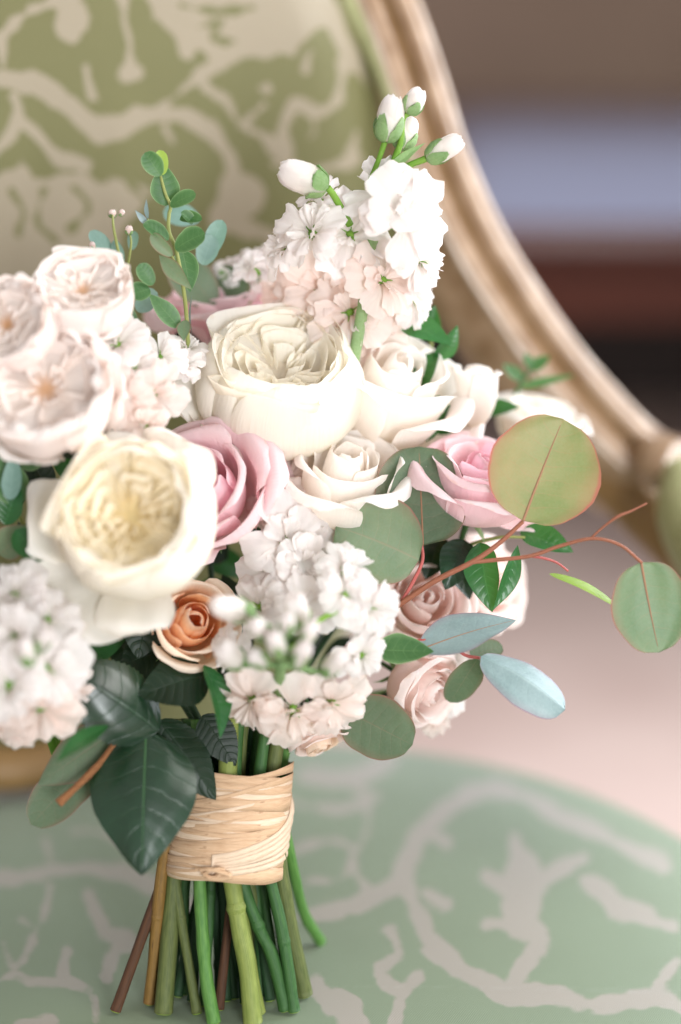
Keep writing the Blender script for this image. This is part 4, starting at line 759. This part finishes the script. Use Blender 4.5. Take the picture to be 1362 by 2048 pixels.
# ------------------------------------------------------------------ cut stems
stems = [('dark brown woody stem, leftmost of the cut stems', [(345, 1700), (311, 1799), (231, 2021)], 18, 'st_brown', .975),
    ('amber brown knotted stem, second from the left below the tie', [(338, 1660), (323, 1751), (311, 1880), (299, 2005)], 21, 'st_amber', .962),
    ('olive green stem beside the amber knotted stem', [(350, 1700), (341, 1846), (327, 2025)], 30, 'st_olive', .975),
    ('thin olive stem slanting right, behind the bright green stem', [(345, 1690), (356, 1800), (376, 1920), (394, 2025)], 18, 'st_olive', .972),
    ('bright green stem bending right at its foot, left of middle', [(396, 1690), (400, 1775), (406, 1880), (414, 1965), (428, 2045)], 23, 'st_bright', .952),
    ('brown stem slanting left in the middle of the bundle', [(470, 1720), (457, 1846), (438, 2017)], 17, 'st_brown', .972),
    ('thickest yellow green stem, front middle of the bundle', [(455, 1660), (462, 1743), (478, 1850), (493, 1926), (506, 2045)], 31, 'st_yellow', .945),
    ('yellow green stem end peeking right behind the thickest stem', [(470, 1720), (492, 1880), (517, 2026)], 24, 'st_yellow', .962),
    ('green stem with a cut knot, right of the thickest stem', [(470, 1690), (489, 1779), (520, 1860), (545, 1914), (571, 2018)], 23, 'st_mid', .955),
    ('deep green smooth stem, third from the right', [(522, 1660), (537, 1743), (561, 1846), (577, 1940), (588, 2021)], 21, 'st_mid', .958),
    ('flat olive stem, rightmost of the straight cut stems', [(548, 1650), (560, 1735), (580, 1850), (609, 1989)], 28, 'st_olive', .968),
    ('pale green stem sticking out behind on the right', [(566, 1640), (580, 1708), (606, 1820), (642, 1884)], 20, 'st_bright', 1.0),
    ('dark green stem in shadow behind the bright green stem', [(380, 1690), (368, 1800), (374, 1985)], 20, 'st_mid', .985),
    ('shaded olive stem right behind the thickest stem', [(480, 1690), (505, 1800), (520, 1970)], 20, 'st_olive', .98)]
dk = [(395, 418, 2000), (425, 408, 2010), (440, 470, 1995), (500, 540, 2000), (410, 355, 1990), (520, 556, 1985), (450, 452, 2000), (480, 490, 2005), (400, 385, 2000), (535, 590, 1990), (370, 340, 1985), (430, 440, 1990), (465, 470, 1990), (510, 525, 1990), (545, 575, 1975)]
def add_stem(lab, pts, w_, m, dtop, grp=None):
    dtop = .967+(dtop-.945)*.62
    px_, py_ = zip(*pts); db = zdepth(py_[-1], .004); n_ = len(pts)
    up = [(455+(px_[0]-455)*.95, 1560), (460+(px_[0]-455)*1.1, 1440)]
    full = [P(up[1][0], up[1][1], .5*dtop+.5*.985), P(up[0][0], up[0][1], dtop)]
    for (a_, b_) in pts:
        f = np.clip((b_-1700)/(py_[-1]-1700), 0, 1); full.append(P(a_, b_, dtop*(1-f)+db*f))
    r_ = w_*.62*.97/FPX
    t = thing('cut_stem', lab, 'stem', full[-1], None, grp)
    sd_ = len(lab)*7+int(px_[-1]); rg = np.random.default_rng(sd_)
    rr_ = [r_*.94*rg.uniform(.92, 1.07) for _ in range(16)]+[r_*1.03]
    tube('stalk', full, rr_, M[m], t, 12, 60)
    e = full[-1]-full[-2]; e /= np.linalg.norm(e)
    tube('cut_end', [full[-1]-e*.0012, full[-1]+e*.0006], [r_*.9, r_*.86], M['lime'], t, 10, 4)
    for k in range(rg.integers(0, 2)):
        i_ = rg.uniform(.55, .95); c_ = catmull(full, 60); j = int(i_*59); T_ = c_[min(j+1, 59)]-c_[j-1]; T_ /= np.linalg.norm(T_)
        tube('node', [c_[j]-T_*.0035, c_[j], c_[j]+T_*.0035], [r_*.9, r_*1.07, r_*.9], M[m], t, 10, 9)
for lab, pts, w_, m, dt in stems: add_stem(lab, pts, w_, m, dt)
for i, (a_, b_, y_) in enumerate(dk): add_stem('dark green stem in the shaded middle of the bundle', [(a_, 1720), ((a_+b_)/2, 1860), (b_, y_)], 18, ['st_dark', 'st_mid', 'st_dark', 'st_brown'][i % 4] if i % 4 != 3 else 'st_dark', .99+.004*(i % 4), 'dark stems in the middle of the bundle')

# ------------------------------------------------------------------ raffia tie
AX0, AX1 = P(470, 1545, .988), P(449, 1742, .986)
tie = thing('raffia_tie', 'pale tan raffia band tied around the stems', 'raffia', AX1)
axd = (AX0-AX1); AL = np.linalg.norm(axd); axd /= AL
ex = np.cross(axd, D(0, 0, 1.0)); ex /= np.linalg.norm(ex); ex = ex if ex[0] > 0 else -ex; ez = np.cross(ex, axd); ez = ez if ez@D(0, 0, 1.0) > 0 else -ez
def tiep(a, h, r): return AX1+axd*(h*AL)+ex*(r*math.cos(a))*1.0+ez*(r*math.sin(a))*.86
RT0 = 120*.97/FPX
Gc = np.array([[tiep(a, h, RT0*(1.0-.03*h)*.97) for a in np.linspace(0, 2*np.pi, 40, endpoint=False)] for h in np.linspace(.02, .98, 6)])
grid_obj('band', to_local(tie, Gc), M['core'], tie, True)
rg = np.random.default_rng(77)
for k in range(46):
    h0 = .02+.96*(k/45)+rg.uniform(-.02, .02); tilt = rg.uniform(-.04, .07)+(rg.uniform(.08, .16) if k % 7 == 3 else 0); ph = rg.uniform(0, 6.28); wv = rg.uniform(.004, .018)
    pts = [tiep(a, h0+tilt*math.cos(a)+wv*math.sin(3*a+ph), RT0*(1.0-.03*h0)*(1+.005*(k % 3)+.004*math.sin(2*a+ph))) for a in np.linspace(0, 2*np.pi, 33)]
    w0 = rg.uniform(.0022, .0052)
    tube('strand', pts, [w0*x for x in rg.uniform(.6, 1.25, 9)], M['raffia2' if k % 3 == 1 else 'raffia'], tie, 6, 90, flat=.07, nhint=ex)
for k in range(6):     # slanting strands on the right, meeting low in front
    pts = [tiep(a, .06+.03*k+.60*((a_)/8)**1.3*(.5+.13*k), RT0*(1.018+.003*k)) for a_, a in enumerate(np.linspace(1.75, -.6, 9))]
    tube('strand', pts, [.0017*x for x in rg.uniform(.6, 1.6, 5)], M['raffia2'], tie, 6, 50, flat=.10, nhint=ez)
kp = tiep(1.72, .07, RT0*1.06)
for k in range(4):
    o_ = rg.uniform(-.003, .003, 3); tube('knot', [kp+ex*-.007+o_, kp+ez*.002+axd*.002, kp+ex*.008-o_, kp+ez*.001-axd*.003, kp-ex*.006], [.0012, .0018, .0018, .0012], M['raffia'], tie, 8, 24, flat=.5)
